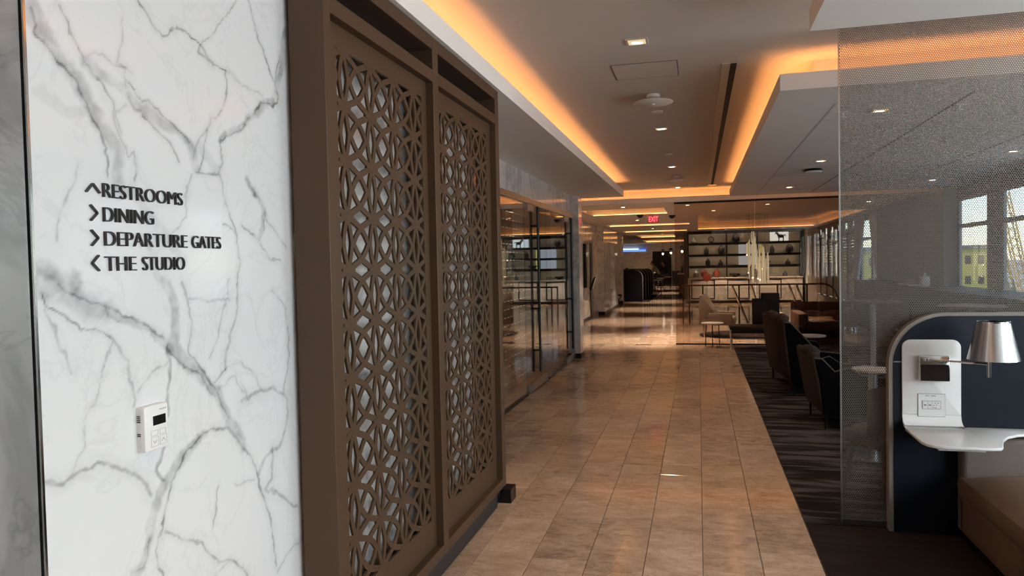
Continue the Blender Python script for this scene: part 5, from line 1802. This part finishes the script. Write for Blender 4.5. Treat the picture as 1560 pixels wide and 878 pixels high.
def person(name, loc, rz, joints, radii, edges, parts, mats, head, hair_mat, label):
    """one continuous body grown from a joint skeleton; faces coloured by the nearest joint's garment"""
    e = empty(name, loc, label, 'person', rz=rz)
    names = list(joints)
    me = bpy.data.meshes.new('body_skeleton')
    me.from_pydata([joints[n] for n in names], [(names.index(a), names.index(b)) for a, b in edges], [])
    tmp = bpy.data.objects.new('body_tmp', me)
    COL.objects.link(tmp)
    tmp.modifiers.new('skin', 'SKIN')
    me.skin_vertices  # layer made by the modifier below
    if not me.skin_vertices:
        bpy.context.view_layer.update()
    lay = me.skin_vertices[0].data
    for i, n in enumerate(names):
        r = radii[n]
        lay[i].radius = r if isinstance(r, tuple) else (r, r)
    lay[names.index('pelvis')].use_root = True
    sub = tmp.modifiers.new('sub', 'SUBSURF')
    sub.levels = sub.render_levels = 2
    dg = bpy.context.evaluated_depsgraph_get()
    out = bpy.data.meshes.new_from_object(tmp.evaluated_get(dg))
    bpy.data.objects.remove(tmp)
    out.materials.clear()
    ml = list(mats)
    for k in ml:
        out.materials.append(M[mats[k]])
    jp = np.array([joints[n] for n in names])
    mids, cls = [], []
    for a, b in edges:
        for t_ in (0.0, 0.25, 0.5, 0.75, 1.0):
            mids.append(np.array(joints[a]) * (1 - t_) + np.array(joints[b]) * t_)
            cls.append(parts[b] if t_ > 0.3 else parts[a])
    mids = np.array(mids)
    for p in out.polygons:
        c = np.array(p.center)
        p.material_index = ml.index(cls[int(np.argmin(((mids - c) ** 2).sum(1)))])
        p.use_smooth = True
    out.name = 'body'
    o = bpy.data.objects.new('body', out)
    COL.objects.link(o)
    o.parent = e
    hx, hy, hz = head
    f = MB()
    f.ball((hx, hy, hz), 0.105, 0.78, 0.95, 1.15, 16, 12)
    f.ball((hx, hy - 0.10, hz - 0.015), 0.018, 0.8, 1.1, 1.3, 8, 6)
    for s in (-1, 1):
        f.ball((hx + s * 0.082, hy + 0.005, hz - 0.005), 0.022, 0.5, 0.8, 1.2, 8, 6)
    hd_ = f.build('head', M['skin'], e, smooth=True)
    g = MB()
    for s in (-1, 1):
        g.ball((hx + s * 0.034, hy - 0.089, hz + 0.015), 0.011, n=8, m=6)
    g.build('eyes', M['hair'], hd_, smooth=True)
    MB().ball((hx, hy - 0.089, hz - 0.055), 0.02, 1.1, 0.4, 0.3, 8, 6).build('mouth', M['red_ceramic'], hd_, smooth=True)
    h = MB().ball((hx, hy + 0.022, hz + 0.035), 0.112, 0.82, 0.92, 1.0, 16, 10)
    h.build('hair', hair_mat, e, smooth=True)
    return e


def seated(lean, sh, reach):
    """seated skeleton facing -y, seat height sh"""
    j = {'pelvis': (0, 0, sh + 0.10), 'waist': (0, -0.10 * lean, sh + 0.28), 'chest': (0, -0.24 * lean, sh + 0.48), 'neck': (0, -0.34 * lean, sh + 0.62), 'skull': (0, -0.39 * lean, sh + 0.68)}
    for s, t in ((-1, 'l'), (1, 'r')):
        j['sho' + t] = (s * 0.18, -0.27 * lean, sh + 0.55)
        j['elb' + t] = (s * 0.24, -0.30 * lean - 0.12, sh + 0.30)
        j['wri' + t] = (s * 0.14, -0.30 * lean - 0.34, sh + 0.32 + reach)
        j['han' + t] = (s * 0.11, -0.30 * lean - 0.42, sh + 0.32 + reach)
        for q, (dx, dy, dz) in enumerate(((-0.035, -0.07, 0.0), (-0.012, -0.085, -0.005), (0.012, -0.08, -0.005), (0.034, -0.065, -0.005), (-s * 0.05, -0.02, 0.02))):
            j['fin%d%s' % (q, t)] = (s * 0.11 + dx, -0.30 * lean - 0.42 + dy, sh + 0.32 + reach + dz)
        j['hip' + t] = (s * 0.09, -0.02, sh + 0.07)
        j['kne' + t] = (s * 0.12, -0.44, sh + 0.06)
        j['ank' + t] = (s * 0.12, -0.40, sh - 0.36)
        j['toe' + t] = (s * 0.12, -0.56, sh - 0.41)
    r = {'pelvis': (0.15, 0.12), 'waist': (0.135, 0.105), 'chest': (0.155, 0.11), 'neck': 0.052, 'skull': 0.05}
    pa = {'pelvis': 'legs', 'waist': 'top', 'chest': 'top', 'neck': 'skin', 'skull': 'skin'}
    ed = [('pelvis', 'waist'), ('waist', 'chest'), ('chest', 'neck'), ('neck', 'skull')]
    for t in 'lr':
        r.update({'sho' + t: 0.065, 'elb' + t: 0.047, 'wri' + t: 0.030, 'han' + t: (0.036, 0.020), 'hip' + t: 0.09, 'kne' + t: 0.062, 'ank' + t: 0.042, 'toe' + t: 0.036})
        pa.update({'sho' + t: 'top', 'elb' + t: 'top', 'wri' + t: 'top', 'han' + t: 'skin', 'hip' + t: 'legs', 'kne' + t: 'legs', 'ank' + t: 'legs', 'toe' + t: 'shoe'})
        ed += [('chest', 'sho' + t), ('sho' + t, 'elb' + t), ('elb' + t, 'wri' + t), ('wri' + t, 'han' + t), ('pelvis', 'hip' + t), ('hip' + t, 'kne' + t), ('kne' + t, 'ank' + t), ('ank' + t, 'toe' + t)]
        for q in range(5):
            r['fin%d%s' % (q, t)] = 0.009
            pa['fin%d%s' % (q, t)] = 'skin'
            ed.append(('han' + t, 'fin%d%s' % (q, t)))
    hd_ = (0, -0.42 * lean, sh + 0.77)
    return j, r, ed, pa, hd_


def bar_stool(loc, label):
    e = empty('bar_stool', loc, label, 'bar stool', 'chrome bar stools')
    MB().lathe([(0.0, 0.71), (0.19, 0.71), (0.20, 0.74), (0.18, 0.765), (0.0, 0.77)], n=20).build('seat', M['white_plastic'], e, smooth=True)
    for a in range(4):
        t_ = math.pi / 4 + a * math.pi / 2
        MB().cyl((0.15 * math.cos(t_), 0.15 * math.sin(t_), 0.71), (0.22 * math.cos(t_), 0.22 * math.sin(t_), 0.0), 0.013, 8).build('leg', M['chrome'], e)
    MB().tube([(0.19 * math.cos(q), 0.19 * math.sin(q), 0.26) for q in [2 * math.pi * i / 16 for i in range(17)]], 0.01, 6).build('footring', M['chrome'], e)


for (x, y, nm) in ((-1.90, 36.0, 'chrome bar stool standing empty in the corridor nearest the pods'), (-2.02, 40.4, 'chrome bar stool under the person in the grey sweater'),
                   (-1.75, 43.4, 'chrome bar stool under the person in jeans')):
    bar_stool((x, y, 0), nm)
e = empty('high_counter', (-3.0, 39.4, 0.0), 'dark high counter where people sit beyond the pods', 'counter')
MB().box(0.0, 0.5, 0.0, 6.0, 0.95, 1.0).build('top', M['corian'], e)
MB().box(0.05, 0.40, 0.1, 5.9, 0.0, 0.95).build('body', M['navy'], e)
pj = seated(1.0, 0.72, 0.04)
j, r, ed, pa, hd_ = pj
person('person', (-2.02, 40.4, 0.05), math.radians(-70), j, r, ed, pa, {'skin': 'skin', 'top': 'sweater', 'legs': 'dark_cloth', 'shoe': 'shoe'}, hd_, M['hair'],
       'person in a grey sweater leaning on the high counter in the far corridor')
j, r, ed, pa, hd_ = seated(0.6, 0.72, 0.04)
person('person', (-1.75, 43.4, 0.05), math.radians(-70), j, r, ed, pa, {'skin': 'skin', 'top': 'dark_cloth', 'legs': 'jeans', 'shoe': 'shoe'}, hd_, M['hair'],
       'person in a dark top and blue jeans on a stool in the far corridor')
j, r, ed, pa, hd_ = seated(0.3, 0.46, 0.0)
person('person', (-3.3, 35.2, 0.0), math.radians(0), j, r, ed, pa, {'skin': 'skin', 'top': 'dark_cloth', 'legs': 'dark_cloth', 'shoe': 'shoe'}, hd_, M['hair'],
       'dark-haired person whose head shows above the navy pods')

# wall lanterns and the blue light band at the far end
for x, y, nm in ((-2.05, 44.5, 'black lantern hanging farther left above the people'), (-1.45, 41.0, 'black lantern hanging at the middle of the far corridor'), (-0.75, 36.0, 'black lantern seen through the edge of the tinted glass')):
    e = empty('hanging_lantern', (x, y, 2.02), nm, 'lantern', 'hanging lanterns')
    MB().lathe([(0.02, 0.36), (0.10, 0.30), (0.13, 0.27), (0.13, 0.25)], n=14).build('hood', M['black'], e, smooth=True)
    MB().lathe([(0.05, -0.12), (0.09, -0.06), (0.10, 0.10), (0.11, 0.25)], n=14).build('globe', M['glassware'], e, smooth=True)
    MB().ball((0, 0, 0.08), 0.05, n=10, m=8).build('bulb', M['lamp_on'], e, smooth=True)
    MB().cyl((0, 0, 0.36), (0, 0, (3.03 if y == 41.0 else ZS) - 2.02), 0.008, 6).build('rod', M['black'], e)
e = empty('blue_light_band', (-4.7, 46.75, 2.30), 'blue and white glowing band below the far ceiling', 'light band')
MB().box(0.0, 1.5, -0.05, 0.0, 0.0, 0.12).build('blue_strip', M['blue_sign'], e)
MB().box(0.0, 1.05, -0.06, 0.0, 0.12, 0.19).build('white_strip', M['ice_sign'], e)
e = empty('dark_sideboard', (-1.65, 48.6, 0.0), 'black sideboard against the far marble wall', 'sideboard')
MB().box(0.0, 1.6, 0.0, 0.6, 0.0, 0.98).build('body', M['black'], e, bevel=0.01)
MB().box(-0.02, 1.62, -0.02, 0.6, 0.98, 1.02).build('top', M['dark_plinth'], e)

# bar beyond the tinted glass
e = empty('bar_counter', (-0.85, 33.0, 0.0), 'brown bar counter at the far end behind the tinted glass', 'bar')
MB().box(0.0, 1.1, 0.0, 8.0, 0.0, 1.05).build('body', M['wood'], e)
MB().box(-0.06, 1.16, -0.06, 8.06, 1.05, 1.10).build('top', M['marble'], e)
for k_ in range(9):
    x, y = -0.72 + 0.11 * (k_ % 4) + 0.03 * k_ % 0.05, 33.2 + 0.35 * (k_ // 3) + 0.08 * k_
    e = empty('bottle', (x, y, 1.10), 'small bottle standing on the far brown bar', 'bottle', 'bottles on the bar')
    MB().lathe([(0.0, 0.0), (0.038, 0.0), (0.038, 0.17), (0.014, 0.23), (0.014, 0.29), (0.0, 0.29)], n=10).build('body', M[['bowl', 'brown_leather', 'pale_ceramic'][k_ % 3]], e, smooth=True)
    MB().cyl((0, 0, 0.285), (0, 0, 0.305), 0.016, 8).build('cap', M['black'], e)

# ================================================================== outside the windows
tag(MB().box(-300, 900, -300, 1500, -9.0, -8.0).build('ground', M['tarmac']), 'grey airfield ground far below the windows', 'ground')


def building(x0, x1, y0, y1, z1, m, label, rows=3, cols=4, roof='dark_roof'):
    e = empty('building', (x0, y0, -8.0), label, 'building')
    w, d, h = x1 - x0, y1 - y0, z1 + 8.0
    MB().box(0, w, 0, d, 0, h).build('wall', M[m], e)
    MB().box(-0.3, w + 0.3, -0.3, d + 0.3, h, h + 0.5).build('roof', M[roof], e)
    for r_ in range(rows):
        for c_ in range(cols):
            a = w * (c_ + 0.25) / cols
            z = h - 2.2 - r_ * 3.0
            if z > 0.5:
                MB().box(a, a + w / cols * 0.45, -0.06, 0.0, z, z + 1.2).build('window', M['dark_glass'], e)
    return e


building(21.5, 28.5, 118, 130, 2.6, 'yellow', 'bright yellow building seen through the far draped window', 2, 3)
building(37.6, 41.0, 121, 128, 2.6, 'yellow', 'small yellow tower block seen through the middle window', 2, 2)
building(33.9, 36.8, 124, 130, 1.9, 'concrete', 'pale grey block beside the yellow tower', 3, 3)
building(44, 80, 240, 260, -1.5, 'concrete', 'long low pale terminal on the horizon', 1, 12)
building(30, 64, 90, 100, -4.0, 'dark_roof', 'low dark roof below the windows', 0, 0)
e = empty('beacon_tower', (43.3, 128, -8.0), 'small red and white beacon tower near the yellow block', 'tower')
MB().cyl((0, 0, 0), (0, 0, 8.6), 0.5, 10, 0.3).build('mast', M['concrete'], e)
MB().cyl((0, 0, 8.6), (0, 0, 10.4), 0.8, 12, 0.5).build('cabin', M['red_paint'], e)
MB().cyl((0, 0, 10.4), (0, 0, 12.2), 0.08, 6).build('antenna', M['concrete'], e)


def lattice_crane(base, tip, width, label):
    e = empty('lattice_crane', base, label, 'crane')
    b, t_ = Vector((0, 0, 0)), Vector(tip) - Vector(base)
    d = t_.normalized()
    a = d.cross(Vector((0, 1, 0))).normalized()
    c = d.cross(a)
    L = t_.length
    offs = [(1, 1), (1, -1), (-1, -1), (-1, 1)]
    for sx, sy in offs:
        o_ = a * (sx * width / 2) + c * (sy * width / 2)
        MB().cyl(b + o_, b + o_ + d * L, 0.10, 6).build('chord', M['crane_yellow'], e)
    n = int(L / (width * 1.1))
    k = MB()
    for i in range(n):
        for q in range(4):
            p0 = offs[q]
            p1 = offs[(q + 1) % 4]
            s0 = b + a * (p0[0] * width / 2) + c * (p0[1] * width / 2) + d * (L * i / n)
            s1 = b + a * (p1[0] * width / 2) + c * (p1[1] * width / 2) + d * (L * (i + 1) / n)
            k.cyl(s0, s1, 0.055, 5)
    k.build('lacing', M['crane_yellow'], e)
    MB().box(-1.2, 1.2, -1.2, 1.2, -1.5, 0.3).build('base', M['crane_yellow'], e)


lattice_crane((46.6, 121, -8.0), (42.6, 120, 10.6), 1.15, 'tall yellow lattice crane leaning left outside the right window')
lattice_crane((48.6, 131, -8.0), (46.0, 132, 5.5), 0.8, 'shorter yellow lattice boom beside the tall crane')
